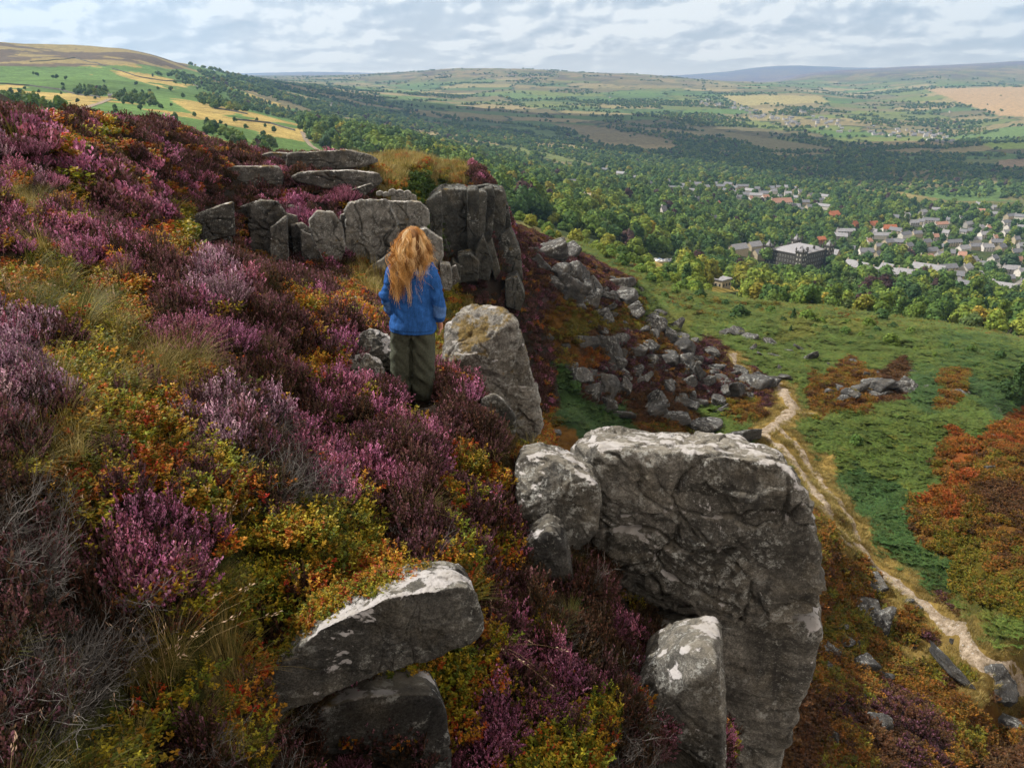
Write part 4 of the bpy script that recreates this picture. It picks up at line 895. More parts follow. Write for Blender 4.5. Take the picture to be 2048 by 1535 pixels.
def tuft(name, seed, pal, N=80, H=.38, Rr=.07, wid=.0022, lean=(.22, -.06), seedheads=.0):
    rg = np.random.default_rng(seed); q = QB(); a = rg.uniform(0, 6.28, N); r = np.sqrt(rg.random(N)) * Rr; b = np.stack([r * np.cos(a), r * np.sin(a), np.zeros(N)], 1)
    L = H * rg.uniform(.55, 1.15, N); out = np.stack([np.cos(a), np.sin(a)], 1) * rg.uniform(.1, .75, (N, 1)) + np.array(lean)[None] + rg.normal(0, .16, (N, 2))
    ts = np.linspace(0, 1, 6); x = b[:, None, :2] + out[:, None] * (ts ** 1.9)[None, :, None] * L[:, None, None]; z = L[:, None] * (ts[None] - .42 * np.minimum(np.linalg.norm(out, axis=1), 1.3)[:, None] * ts[None] ** 2.4)
    P = np.concatenate([x, z[..., None]], 2); pr = np.stack([-out[:, 1], out[:, 0], np.zeros(N)], 1); W = unit(pr)[:, None] * (wid * (1 - .85 * ts))[None, :, None]
    q.ribbon(P, W, pick(rg, N, pal, .15))
    if seedheads:
        k = rg.random(N) < seedheads; e = P[k, -1]; dr = unit(P[k, -1] - P[k, -2])
        for j in range(7):
            A = unit(dr + rg.normal(0, .35, e.shape)) * .012; q.leaves(e - dr * .012 * j + rg.normal(0, .006, e.shape), A, unit(np.cross(A, rg.normal(size=e.shape))) * .003, pick(rg, len(e), [(.42,.30,.22), (.36,.24,.18)]))
    return q.mesh(name, BLADE)
def dead(name, seed, N=22, H=.34, Rr=.2):
    rg = np.random.default_rng(seed); q = QB()
    def branch(p0, dr, L, wd, lv, cl):
        n = len(p0); ts = np.linspace(0, 1, 5); wob = rg.normal(0, .10, (n, 5, 3)).cumsum(1) * L[:, None, None] * .35; wob[:, 0] = 0
        P = p0[:, None] + dr[:, None] * (ts[None, :, None] * L[:, None, None]) + wob
        for ax in (np.array([1., .2, .1]), np.array([-.1, .5, 1.])):
            W = unit(np.cross(dr, ax[None]))[:, None] * (wd * (1 - .65 * ts))[None, :, None]; q.ribbon(P, W, cl)
        if lv:
            for j in range(3 if lv > 1 else 4):
                i = rg.integers(1, 5, n); branch(P[np.arange(n), i], unit(dr + rg.normal(0, .55, dr.shape)), L * rg.uniform(.3, .6, n), wd * .6, lv - 1, cl * rg.uniform(.8, 1.2, (n, 1)))
    a = rg.uniform(0, 6.28, N); b = np.stack([np.cos(a) * .04, np.sin(a) * .04, np.zeros(N)], 1); dr = unit(np.stack([np.cos(a) * .9, np.sin(a) * .9, rg.uniform(.35, 1.3, N)], 1))
    branch(b, dr, H * rg.uniform(.6, 1.1, N), .0035, 2, pick(rg, N, [(.125,.115,.11), (.085,.076,.072), (.165,.155,.15)], .15)); return q.mesh(name, TWIG)
def bracken(name, seed, pal, nf=8, L=.62, ln=11):
    rg = np.random.default_rng(seed); q = QB()
    for i in range(nf):
        a = 6.28 * i / nf + rg.normal(0, .3); ts = np.linspace(.15, 1, ln); o = np.array([math.cos(a), math.sin(a), 0]); Lf = L * rg.uniform(.75, 1.15)
        mid = o[None] * (Lf * (.15 * ts + .75 * ts ** 1.6))[:, None]; mid[:, 2] = Lf * (.95 * ts - .55 * ts ** 2.2) + .02
        q.ribbon(mid[None], np.tile(np.array([-o[1], o[0], 0]) * .006, (1, ln, 1)), np.array([pal[0]]) * .8)
        pl = Lf * .36 * (1.05 - ts) ** .7
        for sg in (-1, 1):
            dr = unit(np.array([-o[1], o[0], 0])[None] * sg + o[None] * .45 + np.array([0, 0, -.18])); A = dr * pl[:, None] * .5; B = unit(np.cross(A, np.array([0, 0, 1.]))) * (Lf * .030)
            q.leaves(mid + A, A, B, pick(rg, ln, pal, .18))
    return q.mesh(name, FERN)

src = {}
for k in HEA:
    src[k] = [heather_clump('hc' + k, 500 + i, HEA[k], N=[75, 60, 85][i], Rr=[.17, .15, .19][i], H=[.26, .30, .24][i], nfl=15 if k != 'K' else 11, nlf=11, fs=.0105) for i in range(3)]
    src[k + 'f'] = [heather_clump('hf' + k, 520 + i, HEA[k], N=46, Rr=.34, H=[.34, .40][i], nfl=8, nlf=5, fs=.030) for i in range(2)]
for k in BIL:
    src[k] = [bilberry('bl' + k, 540 + i, BIL[k], N=[66, 58, 74][i], Rr=.19) for i in range(3)]; src[k + 'f'] = [bilberry('bf' + k, 550 + i, BIL[k], 36, .34, .26, 12, .038) for i in range(2)]
for k in GRS:
    src[k] = [tuft('gt' + k, 560 + i, GRS[k], [120, 100, 130][i], [.28, .33, .24][i], wid=.0017, lean=(.34, -.10), seedheads=.0) for i in range(3)]; src[k + 'f'] = [tuft('gf' + k, 570 + i, GRS[k], 46, .5, .22, .007) for i in range(2)]
src['GS'] = [tuft('gs', 580, [(.40,.28,.15), (.30,.2,.1)], 14, .55, .05, .0018, (.3, .0), .8)]
src['D'] = [dead('dd', 590 + i) for i in range(3)]; src['Df'] = src['D']
names = list(src); flat = [m_ for k in names for m_ in src[k]]; first = {}; i0 = 0
for k in names: first[k] = i0; i0 += len(src[k])
# one collection per kind of cover
KIND = {'heather': ['HP', 'HM', 'HD', 'K'], 'bilberry': ['B', 'BO', 'GN'], 'grass': ['G', 'GG', 'GS'], 'dead_heather': ['D']}
MIXT = {'HP': [('HP', .58), ('HD', .20), ('B', .06), ('BO', .06), ('K', .10)], 'HM': [('HM', .66), ('HD', .16), ('HP', .10), ('D', .08)], 'HD': [('HD', .54), ('K', .20), ('HP', .09), ('BO', .12), ('GG', .05)],
        'K': [('K', .6), ('HD', .18), ('D', .1), ('GG', .06), ('G', .06)], 'B': [('B', .78), ('BO', .15), ('GG', .03), ('HD', .03), ('G', .01)], 'BO': [('BO', .66), ('B', .25), ('HD', .06), ('G', .02), ('GG', .01)],
        'G': [('G', .62), ('GG', .10), ('BO', .16), ('B', .12)], 'GG': [('GG', .40), ('G', .12), ('B', .30), ('BO', .10), ('GS', .08)], 'D': [('D', .36), ('K', .34), ('HD', .20), ('GG', .10)], 'GN': [('GN', .85), ('B', .15)]}
def sample_F():
    """points spread over the near hillside, denser close by"""
    P = []; rg = np.random.default_rng(3)
    for y0, y1, dens, u0, u1 in ((.6, 2.6, 300, -1.0, .5), (2.6, 5, 165, -1.0, .48), (5, 9, 75, -.9, .42), (9, 20, 17, -.85, .25), (20, 40, 6.5, -.8, .1), (40, 95, 3.6, -.62, .06)):
        area = (u1 - u0) * (y1 ** 2 - y0 ** 2) / 2; n = int(area * dens)
        y = np.sqrt(rg.uniform(y0 ** 2, y1 ** 2, n)); P.append(np.stack([rg.uniform(u0, u1, n) * y, y], 1))
    return np.concatenate(P)
XY = sample_F(); ZF = hF(XY[:, 0], XY[:, 1]); ok = (ZF > hM(XY[:, 0], np.maximum(XY[:, 1], 7)) - .5) | (XY[:, 1] < 9)
e = .15; sl = np.hypot(hF(XY[:, 0] + e, XY[:, 1]) - ZF, hF(XY[:, 0], XY[:, 1] + e) - ZF) / e; ok &= (sl < 3.2) | ((XY[:, 1] < 6) & (sl < 7)) | ((XY[:, 1] > 30) & (sl < 8))
XY, ZF = XY[ok], ZF[ok]; px, py = project(XY[:, 0], XY[:, 1], ZF); ZT = zone_of(px, py, FZP, FZT, 20)
# bare places: path-worn stone tops, the woman's stance
foot = hitF(826, 806)
near_stones = [(1380, 1050, 330), (780, 1270, 0)]
rg = np.random.default_rng(8); got = {k: [] for k in KIND}; ofk = {q: k for k, v in KIND.items() for q in v}; perk = {k: [] for k in KIND}
for k in KIND:
    for q in KIND[k]:
        for sfx in ('', 'f'):
            if q + sfx in src: perk[k] += src[q + sfx]
idx_of = {}
for k in KIND:
    j = 0
    for q in KIND[k]:
        for sfx in ('', 'f'):
            if q + sfx in src: idx_of[q + sfx] = (j, len(src[q + sfx])); j += len(src[q + sfx])
cum = {k: np.cumsum([b for _, b in v]) for k, v in MIXT.items()}
U = rg.random((len(XY), 8))
GAP = (np.hypot(XY[:, 0] - foot.x, XY[:, 1] - foot.y) < .34)
STONE_VIEW = [([(775,640),(900,640),(892,800),(790,806)], wp_y := foot.y), ([(560,1395),(640,1245),(800,1185),(955,1170),(955,1280),(860,1330),(640,1400)], 2.62), ([(640,1420),(720,1385),(880,1385),(900,1600),(640,1600)], 2.78),
    ([(1190,1040),(1640,1040),(1640,1600),(1455,1600),(1445,1265),(1345,1262),(1290,1240),(1225,1200)], 5.4), ([(1310,1300),(1350,1268),(1440,1265),(1447,1600),(1340,1600)], 4.1), ([(1060,920),(1195,950),(1195,1030),(1150,1060),(1085,1010)], 5.1),
    ([(1060,1070),(1125,1042),(1150,1180),(1070,1170)], 4.7), ([(905,700),(1050,700),(1080,850),(1060,885),(1030,850),(960,775)], 8.1), ([(700,665),(775,660),(775,705),(700,700)], 7.2), ([(690,712),(745,708),(740,745),(695,740)], 6.8),
    ([(500,410),(860,400),(880,520),(690,525),(620,520),(500,520)], 35.), ([(872,385),(1010,385),(1000,500),(870,520)], 68.), ([(980,790),(1030,835),(1025,865),(980,825)], 6.3), ([(360,445),(465,405),(468,480),(370,495)], 34.), ([(575,308),(750,308),(750,380),(580,350)], 44.)]
DROP = GAP.copy()
for hh_ in (0.0, .14, .28):
    qx, qy = project(XY[:, 0], XY[:, 1], ZF + hh_ * np.where(XY[:, 1] > 13, 1.3, np.minimum(1.0, .40 + XY[:, 1] * .06)))
    for poly_, yf_ in STONE_VIEW: DROP |= inpoly(qx, qy, poly_) & (XY[:, 1] < yf_)
for i in range(len(XY)):
    if DROP[i]: continue
    y = XY[i, 1]; q = MIXT[ZT[i]][min(int(np.searchsorted(cum[ZT[i]], U[i, 0] * cum[ZT[i]][-1])), len(MIXT[ZT[i]]) - 1)][0]
    far = y > 13 and (q + 'f') in src; key = q + 'f' if far else q
    j, n = idx_of[key]; s = (.75 + .6 * U[i, 2]) * (1.0 if not far else .75 + min(y, 60) * .012)
    if q == 'D': s *= .8
    if not far: s *= min(1.0, .42 + y * .06)
    got[ofk[q]].append((XY[i, 0], XY[i, 1], ZF[i] - .03, (U[i, 3] - .5) * .35, (U[i, 4] - .5) * .35, 6.28 * U[i, 5], s, s * (.85 + .4 * U[i, 6]), j + int(U[i, 7] * n * .999)))
LAB = {'heather': 'carpet of purple and dusky heather on the hillside', 'bilberry': 'low green and orange bilberry mats on the hillside', 'grass': 'pale straw grass between the heather', 'dead_heather': 'grey dead heather twigs on the hillside'}
for k, v in got.items():
    v = np.array(v); scatter(k, v[:, :3], v[:, 3:6], np.stack([v[:, 6], v[:, 6], v[:, 7]], 1), v[:, 8].astype(int), source('src_' + k, perk[k]), LAB[k])

# the bilberry mat that laps over the slab
from mathutils.bvhtree import BVHTree
slab_o = [o for o in COL.objects if o.name == 'slab'][0]; slab_o.rotation_euler.z; mw = Matrix.LocRotScale(slab_o.location, slab_o.rotation_euler, slab_o.scale); BV = BVHTree.FromPolygons([mw @ v.co for v in slab_o.data.vertices], [tuple(p.vertices) for p in slab_o.data.polygons])
mt = []; mg = np.random.default_rng(66)
MATP = [(490,1400),(535,1352),(630,1248),(720,1196),(780,1166),(840,1138),(840,1100),(700,1060),(480,1200)]
for i in range(900):
    a, b = mg.uniform(480, 890), mg.uniform(1060, 1400)
    if len(mt) > 170 or not inpoly(np.array([a]), np.array([b]), MATP)[0]: continue
    dr_ = at(a, b, 1.0).normalized(); p, nn_, _, _ = BV.ray_cast(Vector((0, 0, 0)), dr_)
    if p is None: continue
    s_ = mg.uniform(.30, .55)
    mt.append((p.x, p.y, p.z - .05, mg.normal(0, .2), mg.normal(0, .2), mg.uniform(0, 6.28), s_, s_, s_, mg.integers(6)))
mt = np.array(mt); scatter('bilberry', mt[:, :3], mt[:, 3:6], mt[:, 6:9], mt[:, 9].astype(int), source('src_mat', src['B'] + src['BO']), 'bilberry mat lapping over the tilted slab')

# heather bushes one can pick out
def bush_meshes(k, seed, N, Rr, H):
    rg = np.random.default_rng(seed); f = QB(); l = QB(); heather(f, l, rg, N, Rr, H, HEA[k], 20, 15, .0105, .45, .5); return f.mesh('flowers', PLANT), l.mesh('stems', PLANT)
BM = {k: [bush_meshes(k, 700 + 10 * i + j, 330, .42, .44) for j in range(2)] for i, k in enumerate(('HP', 'HM', 'HD'))}
BUSH = [(365,668,92,'HP','bright purple heather bush, broadest one on the hillside'),(455,680,70,'HP','magenta heather bush on the woman-facing side of the broadest purple bush'),(520,700,60,'HD','dusky brown heather bush between the bright purple bush and the woman'),
    (445,592,62,'HM','pale pink heather bush just above the bright purple bush'),(30,735,75,'HM','pale mauve heather bush cut by the photo edge beside straw grass'),(15,830,60,'HM','mauve heather bush under the pale bush at the photo edge'),
    (430,870,55,'HM','silvery mauve heather bush under the straw grass tussock'),(510,885,60,'HP','purple heather bush beside the silvery mauve one'),(600,945,50,'HP','rosy heather bush behind grey dead twigs'),(660,930,50,'HP','pink tipped heather bush beside the rosy one, nearer the woman'),
    (690,775,52,'HP','bright pink heather bush below the flat topped stone'),(735,860,46,'HP','pink heather bush just below the feet of the woman'),(940,835,46,'HD','reddish heather bush against the mossy boulder'),(975,880,55,'HD','dull red heather bush above the rounded pale topped stone'),
    (790,960,62,'HP','tall purple speckled heather bush below the path of the woman'),(850,935,44,'HP','purple heather bush beside the tall speckled one'),(345,1145,72,'HP','dark purple round heather bush alone in the grass'),(255,1135,50,'HP','small magenta tipped heather bush joined to the dark round one'),
    (690,1050,36,'HP','small pink heather sprig bush above the bilberry mat'),(1010,1290,52,'HP','lilac heather bush beyond the end of the tilted slab'),(1080,1400,58,'HP','lilac heather bush with green bilberry beside it in the gully'),(965,1470,62,'HP','large lilac heather bush at the lower photo edge'),
    (1140,1400,36,'HP','small lilac heather bush nearest the squat white crowned stone'),(1225,1262,30,'HP','thin pink heather sprigs under the huge boulder'),(1315,1390,32,'HP','thin pink heather sprigs before the squat white crowned stone'),(700,1520,46,'HP','low purple heather bush under the dark propping stone'),
    (250,530,46,'HP','purple heather bush high on the slope beside orange bilberry'),(150,520,46,'HP','purple heather bush high on the slope by the photo edge side of its twin'),(275,415,34,'HP','bright lilac heather bush standing out on the dusky upper slope'),(597,430,22,'HP','small round purple heather bush in a cleft of the lichen crag'),
    (690,398,30,'HP','purple heather bush overhanging the lichen slabs'),(100,365,40,'HP','pale purple heather bush near the photo edge on the upper slope'),(60,300,34,'HP','purple heather bush near the brow of the hill'),(95,480,44,'HD','dusky heather bush on the upper slope below gold grass')]
seen = {}
for i, (a, b, rp, k, lab) in enumerate(BUSH):
    p = hitF(a, b + rp * .35); s = rp * mpp(p) / .42 * (1.05 if p.y < 12 else 1.3)
    e = empty('heather_bush', (p.x, p.y, p.z - .02), rg.uniform(0, 6.28), (s, s, s * rg.uniform(.8, 1.0))); tag(e, lab, 'heather', 'heather bushes standing out on the hillside')
    fl, st = BM[k][i % 2]; link('flowers', fl, None, e); link('stems', st, None, e)

# ------------------------------------------------------------------ cover of the lower slope
BRK = {'BR': [(.088,.135,.026), (.066,.108,.024), (.115,.145,.028)], 'BD': [(.050,.10,.028), (.040,.084,.026), (.068,.115,.028)], 'BY': [(.14,.15,.028), (.105,.13,.025)], 'HO': [(.19,.082,.013), (.145,.066,.012), (.115,.076,.012), (.22,.10,.016)],
       'RD': [(.28,.078,.012), (.22,.064,.012), (.18,.080,.014)], 'HY': [(.15,.125,.014), (.10,.105,.013), (.18,.12,.014)], 'HR': [(.095,.046,.018), (.07,.036,.016), (.115,.054,.018)]}
fern_src = [bracken('fr' + k, 800 + i, BRK[k]) for k in ('BR', 'BD', 'BY') for i in range(2)]
heath_src = [bilberry('mh' + k, 820 + i, BRK[k], 44, .48, .42, 12, .055) for k in ('HO', 'RD', 'HY', 'HR') for i in range(2)] + [heather_clump('mv', 840 + i, HEA['HD'] + [(.15,.06,.11)], N=50, Rr=.5, H=.45, nfl=9, nlf=5, fs=.042) for i in range(2)]
rg = np.random.default_rng(19); P = []
for y0, y1, dens, u0, u1 in ((20, 60, 3.6, .30, 1.0), (55, 125, 3.0, -.02, .78), (125, 200, 1.5, .10, .80), (200, 265, .8, .08, .6)):
    n = int((u1 - u0) * (y1 ** 2 - y0 ** 2) / 2 * dens); y = np.sqrt(rg.uniform(y0 ** 2, y1 ** 2, n)); P.append(np.stack([rg.uniform(u0, u1, n) * y, y], 1))
P = np.concatenate(P); Z = hM(P[:, 0], P[:, 1]); ok = path_dist(P[:, 0], P[:, 1]) > .35; P, Z = P[ok], Z[ok]; px, py = project(P[:, 0], P[:, 1], Z)
ok = (px > 850) & (px < 2400) & (py < 1800); P, Z, px, py = P[ok], Z[ok], px[ok], py[ok]; T = zone_of(px, py, MZP, MZT, 16); far = P[:, 1] > 150
T = np.where(far, rg.choice(np.array(['BR', 'BY', 'BD', 'HY', 'HO']), len(T), p=[.52, .24, .15, .06, .03]), T); pdv = path_dist(P[:, 0], P[:, 1])
sc = rg.uniform(.75, 1.35, len(T)) * np.where(P[:, 1] > 125, rg.uniform(.9, 2.3, len(T)), 1.0) * np.clip(.5 + pdv * .35, .5, 1); rot = np.stack([rg.normal(0, .15, len(T)), rg.normal(0, .15, len(T)), rg.uniform(0, 6.28, len(T))], 1)
HI = {'HO': 0, 'RD': 2, 'HY': 4, 'HR': 6, 'HV': 8}; FI = {'BR': 0, 'BD': 2, 'BY': 4}
swap = rg.random(len(T)); T = np.where((T == 'HO') & (swap < .22), 'HY', T); T = np.where((T == 'HO') & (swap > .86), 'HR', T); T = np.where((T == 'HV') & (swap < .3), 'HR', T); T = np.where((T == 'HV') & (swap > .88), 'HY', T)
T = np.where((T == 'HY') & (swap > .8), 'HO', T); T = np.where((T == 'RD') & (swap < .3), 'HO', T); T = np.where((T == 'BR') & (swap > .93), 'BY', T); T = np.where((T == 'BD') & (P[:, 1] > 100) & (swap < .6), 'BR', T)
k = np.isin(T, list(FI)); V = np.column_stack([P, Z])
scatter('bracken', V[k], rot[k], np.stack([sc[k]] * 3, 1) * 1.15, np.array([FI[t] for t in T[k]]) + rg.integers(2, size=k.sum()), source('src_bracken', fern_src), 'green bracken covering the lower slopes')
k = np.isin(T, list(HI)); scatter('heath', V[k], rot[k], np.stack([sc[k]] * 3, 1), np.array([HI[t] for t in T[k]]) + rg.integers(2, size=k.sum()), source('src_heath', heath_src), 'rusty heath and dull heather on the lower slopes')
k = T == 'GO'; 
pe = np.stack([ALLP[rg.integers(len(ALLP), size=3800)] + rg.normal(0, .95, (3800, 2))], 0)[0]; pv_ = path_dist(pe[:, 0], pe[:, 1]); pe = pe[(pv_ > -.28) & ((pv_ > .05) | (rg.random(len(pe)) < .45))]
Vg = np.vstack([V[k], np.column_stack([pe, hM(pe[:, 0], pe[:, 1])])]); n = len(Vg)
scatter('moor_grass', Vg, np.stack([np.zeros(n), np.zeros(n), rg.uniform(0, 6.28, n)], 1), np.full((n, 3), .75) * rg.uniform(.6, 1.2, (n, 1)), rg.integers(2, size=n), source('src_moor_grass', [tuft('mg', 860 + i, GRS['G'], 40, .45, .35, .014) for i in range(2)]), 'golden grass along the worn path')
# ------------------------------------------------------------------ the woman on the brink
def simple_mat(name, c, rough=.8, nscale=60., amt=.3, bumpd=.004, spec=.2, attr=False, sheen=False):
    m_, t = mat(name); p = t.coord('Object'); n = t.noise(nscale, 5, .65, p); base = t.attr()[0] if attr else c
    col = t.mix(1.0, base, t.ramp(n, [(.3, 1 - amt), (.5, 1.0), (.7, 1 + amt)]), 'MULTIPLY')
    t.out(col, rough, t.bump(n, .6, bumpd), spec); return m_
DENIM = simple_mat('blue_denim', None, .88, 120., .35, .003, .1, True); CANVAS = simple_mat('olive_canvas', (.060,.066,.050), .9, 55., .35, .004, .1)
SKIN = simple_mat('skin', (.50,.25,.17), .55, 90., .08, .001, .35); BOOT = simple_mat('brown_leather', (.045,.030,.022), .6, 60., .3, .002, .3)
HAIR, t = mat('ginger_hair'); c = t.attr()[0]; t.out(c, .42, None, .45, .18)
EYE = simple_mat('eye', (.7,.68,.65), .3, 10., .05, .0)
def woman(loc, rz):
    e = empty('person', loc, rz); tag(e, 'woman with long ginger hair, blue denim shirt and baggy olive trousers, seen from behind', 'person')
    b = MB()                                                          # body: one skin
    for s in (-1, 1):
        x = .105 * s
        b.tube([(x*.8, 0, .84), (x, .005, .70), (x, .01, .47), (x, -.01, .30), (x*.95, -.02, .10), (x*.95, -.02, .055)], [.098, .090, .060, .056, .038, .038], 14)
        b.tube([(x*.95, -.06, .045), (x*.98, .0, .05), (x*1.05, .10, .035), (x*1.1, .16, .028)], [.034, .042, .040, .022], 10)
    b.loft([(0, 0, .78, .13, .10), (0, 0, .88, .175, .125), (0, .0, .98, .155, .11), (0, .0, 1.08, .135, .10), (0, 0, 1.22, .155, .115), (0, 0, 1.34, .165, .10), (0, 0, 1.40, .11, .07), (0, .005, 1.44, .058, .058)], 24)
    b.tube([(0, .0, 1.36), (0, .012, 1.46), (0, .02, 1.52)], [.060, .054, .056], 14)
    b.ball((0, .024, 1.560), .095, 18, (.80, .96, 1.14)); b.ball((0, .055, 1.505), .060, 14, (.92, 1.0, .95))
    b.tube([(0, .108, 1.575), (0, .128, 1.545), (0, .118, 1.535)], [.010, .015, .010], 8); b.tube([(-.022, .108, 1.505), (0, .116, 1.507), (.022, .108, 1.505)], [.006, .009, .006], 8)
    for s in (-1, 1): b.ball((.079 * s, .015, 1.555), .028, 10, (.35, .65, 1.0)); b.tube([(.014*s, .108, 1.592), (.048*s, .096, 1.592)], .008, 6)
    arms = {}
    arms[1] = [(.165, 0, 1.36), (.215, -.01, 1.25), (.252, -.03, 1.09), (.275, .0, .96), (.283, .03, .845)]
    arms[-1] = [(-.165, 0, 1.36), (-.22, -.02, 1.25), (-.275, -.05, 1.08), (-.235, .03, .95), (-.19, .10, .86)]
    for s in (-1, 1):
        P = arms[s]; b.tube(P, [.052, .047, .040, .036, .026], 12); w_ = Vector(P[-1]); dr = (w_ - Vector(P[-2])).normalized(); sd = Vector((0, 1, 0)); sd = (sd - dr * sd.dot(dr)).normalized(); nr = dr.cross(sd)
        b.tube([w_, w_ + dr * .03, w_ + dr * .085], [.025, .032, .030], 10, .62)
        pal = w_ + dr * .085
        for k, L in enumerate((.066, .076, .072, .056)):
            o = sd * (.030 - .020 * k); f0 = pal + o - dr * .012; f1 = f0 + dr * (L * .55) - nr * (.006 * s); f2 = f1 + dr * (L * .32) - nr * (.018 * s); f3 = f2 + dr * (L * .18) - nr * (.022 * s)
            b.tube([f0, f1, f2, f3], [.0088, .0082, .0074, .006], 8)
        t0 = w_ + dr * .028 + sd * .022; b.tube([t0, t0 + sd * .026 + dr * .028, t0 + sd * .034 + dr * .060 - nr * .008 * s], [.0115, .0098, .0074], 8)
    me = fused(b, 'body', .0062, 3); link('body', me, SKIN, e)
    # trousers: wide legs gathered at the hem
    q = MB(); q.loft([(0, 0, .70, .20, .135), (0, -.005, .79, .222, .155, 2.3), (0, 0, .86, .190, .130, 2.2), (0, 0, .93, .160, .11)], 32)
    for s in (-1, 1):
        q.loft([(.100*s, 0, .075, .082, .088, 2.3), (.104*s, 0, .10, .098, .104, 2.3), (.110*s, -.01, .20, .114, .120, 2.4), (.114*s, -.012, .34, .124, .132, 2.4), (.116*s, -.01, .48, .126, .136, 2.4), (.115*s, 0, .62, .122, .142, 2.4), (.112*s, 0, .76, .116, .146, 2.4)], 28)
    me = fused(q, 'trousers', .010, 5); V = coords(me); N = normals(me)
    a = np.arctan2(V[:, 1], V[:, 0] - .11 * np.sign(V[:, 0])); wr = .0085 * vnoise(np.stack([V[:, 0] * 9, V[:, 1] * 7, V[:, 2] * 17 + 11 * V[:, 0] * np.sign(V[:, 0])], 1), 4) + .009 * vnoise(np.stack([V[:, 0] * 13 + 5 * V[:, 2], V[:, 1] * 12, V[:, 2] * 21 + 9 * V[:, 0]], 1), 5)
    wr *= 1.1 - .5 * sstep(.7, .95, V[:, 2]); seam = np.exp(-(V[:, 0] / .012) ** 2) * (V[:, 2] < .80); V = V + N * (wr - .022 * seam)[:, None]; setco(me, V); link('trousers', me, CANVAS, e)
    # shirt with full sleeves
    q = MB(); q.loft([(0, 0, .755, .252, .186, 2.3), (0, 0, .80, .247, .182, 2.3), (0, 0, .92, .220, .158, 2.3), (0, 0, 1.04, .204, .148, 2.3), (0, 0, 1.18, .204, .145, 2.4), (0, -.005, 1.30, .205, .135, 2.5), (0, 0, 1.36, .190, .115, 2.5), (0, 0, 1.405, .13, .09), (0, .005, 1.44, .075, .075)], 36)
    for s in (-1, 1):
        P = [Vector(p) for p in arms[s]]; q.tube([P[0] + Vector((-.02 * s, 0, .0)), P[1], P[2], P[3], P[3].lerp(P[4], .55), P[3].lerp(P[4], .82), P[3].lerp(P[4], .97)], [.074, .075, .072, .076, .072, .050, .042], 16)
    me = fused(q, 'shirt', .009, 4); V = coords(me); N = normals(me)
    arm = np.abs(V[:, 0]) > .225 - .10 * sstep(1.2, 1.4, V[:, 2])
    wr = .0065 * vnoise(np.stack([V[:, 0] * 9, V[:, 1] * 9, V[:, 2] * 20 + V[:, 0] * 14], 1), 14) + .0045 * vnoise(np.stack([V[:, 0] * 22, V[:, 1] * 20, V[:, 2] * 34], 1), 15)
    wr = wr + .006 * np.where(arm, vnoise(np.stack([V[:, 0] * 8, V[:, 1] * 8, V[:, 2] * 40], 1), 16), 0) - .004 * np.exp(-((V[:, 2] - .772) / .004) ** 2)
    setco(me, V + N * wr[:, None]); C = np.tile(np.array([.020, .082, .27]), (len(V), 1)); pale = np.array([.14, .20, .40])
    yoke = (V[:, 2] > 1.30) & (np.abs(V[:, 0]) > .055) & (np.abs(V[:, 0]) < .185); cuff = arm & (V[:, 2] < 1.03) & (V[:, 2] > .90)
    C = np.where(yoke[:, None], pale, C); C = np.where((cuff & (V[:, 2] < 1.03 - .25 * (np.abs(V[:, 0]) - .2)))[:, None], np.array([.07, .15, .35]), C)
    C = C * (1 + .30 * vnoise(V * 22, 33) * .5 + .25 * vnoise(V * np.array([90, 90, 14.]), 34))[:, None]; seam = (np.abs(V[:, 2] - .785) < .004) | (np.abs(V[:, 2] - 1.30) < .004)
    C = np.where((seam & ~arm)[:, None], C * .55, C); setcol(me, C); link('shirt', me, DENIM, e)
    for s in (-1, 1):
        q = MB(); q.tube([(.10*s, -.075, .052), (.10*s, -.03, .065), (.102*s, .05, .055), (.106*s, .13, .045), (.108*s, .165, .04)], [.040, .052, .050, .046, .028], 14); q.tube([(.10*s, -.03, .06), (.10*s, -.03, .14)], [.052, .054], 14)
        q.loft([(.103*s, .04, .0, .053, .135, 2.6), (.103*s, .04, .028, .055, .138, 2.6)], 24); me = fused(q, 'boot', .008, 2); link('boot', me, BOOT, e)
    for s in (-1, 1): link('eye', MB().ball((.031 * s, .098, 1.578), .0125, 10).mesh('eye', True), EYE, e)
    # hair: a soft under-layer and long waved locks
    rg = np.random.default_rng(77); q = QB()
    def lock(root, tip, mid, n, wv, wd, ph, col, k=13):
        ts = np.linspace(0, 1, k)[None]; b0 = (1 - ts) ** 2; b1 = 2 * ts * (1 - ts); b2 = ts ** 2
        P = b0[..., None] * root[:, None] + b1[..., None] * mid[:, None] + b2[..., None] * tip[:, None]
        amp = wv[:, None] * sstep(.12, .75, ts); P[..., 0] += amp * np.sin(ts * ph[:, None] + ph[:, None]); P[..., 1] += .7 * amp * np.cos(ts * ph[:, None] * 1.1 + 2 * ph[:, None])
        ww = wd[:, None] * (1 - .72 * ts ** 2.2) * (.6 + .4 * sstep(0, .15, ts))
        for ang in (0.0, 1.57):
            W = np.stack([np.cos(ang + ts * ph[:, None] * .6), np.sin(ang + ts * ph[:, None] * .6), np.zeros_like(ts) * ph[:, None]], -1); q.ribbon(P, W * ww[..., None] * (1 if ang == 0 else .6), col)
    # master locks, each a bundle of fine strands that wave together
    NL, NS = 120, 26
    th = rg.uniform(-math.pi * .98, math.pi * .98, NL); up = (np.arange(NL) + rg.random(NL)) / NL
    ph_ = np.arccos(1 - 1.02 * up ** 1.1 * (1.0 - .45 * (np.abs(th) / math.pi) ** 2)); d_ = np.stack([np.sin(ph_) * np.sin(th), -np.sin(ph_) * np.cos(th), np.cos(ph_)], 1)
    root = np.array([0, .012, 1.572]) + d_ * np.array([.098, .112, .124])
    side = np.sin(th); front = np.cos(th) < -.2; ln = rg.random(NL) ** .7
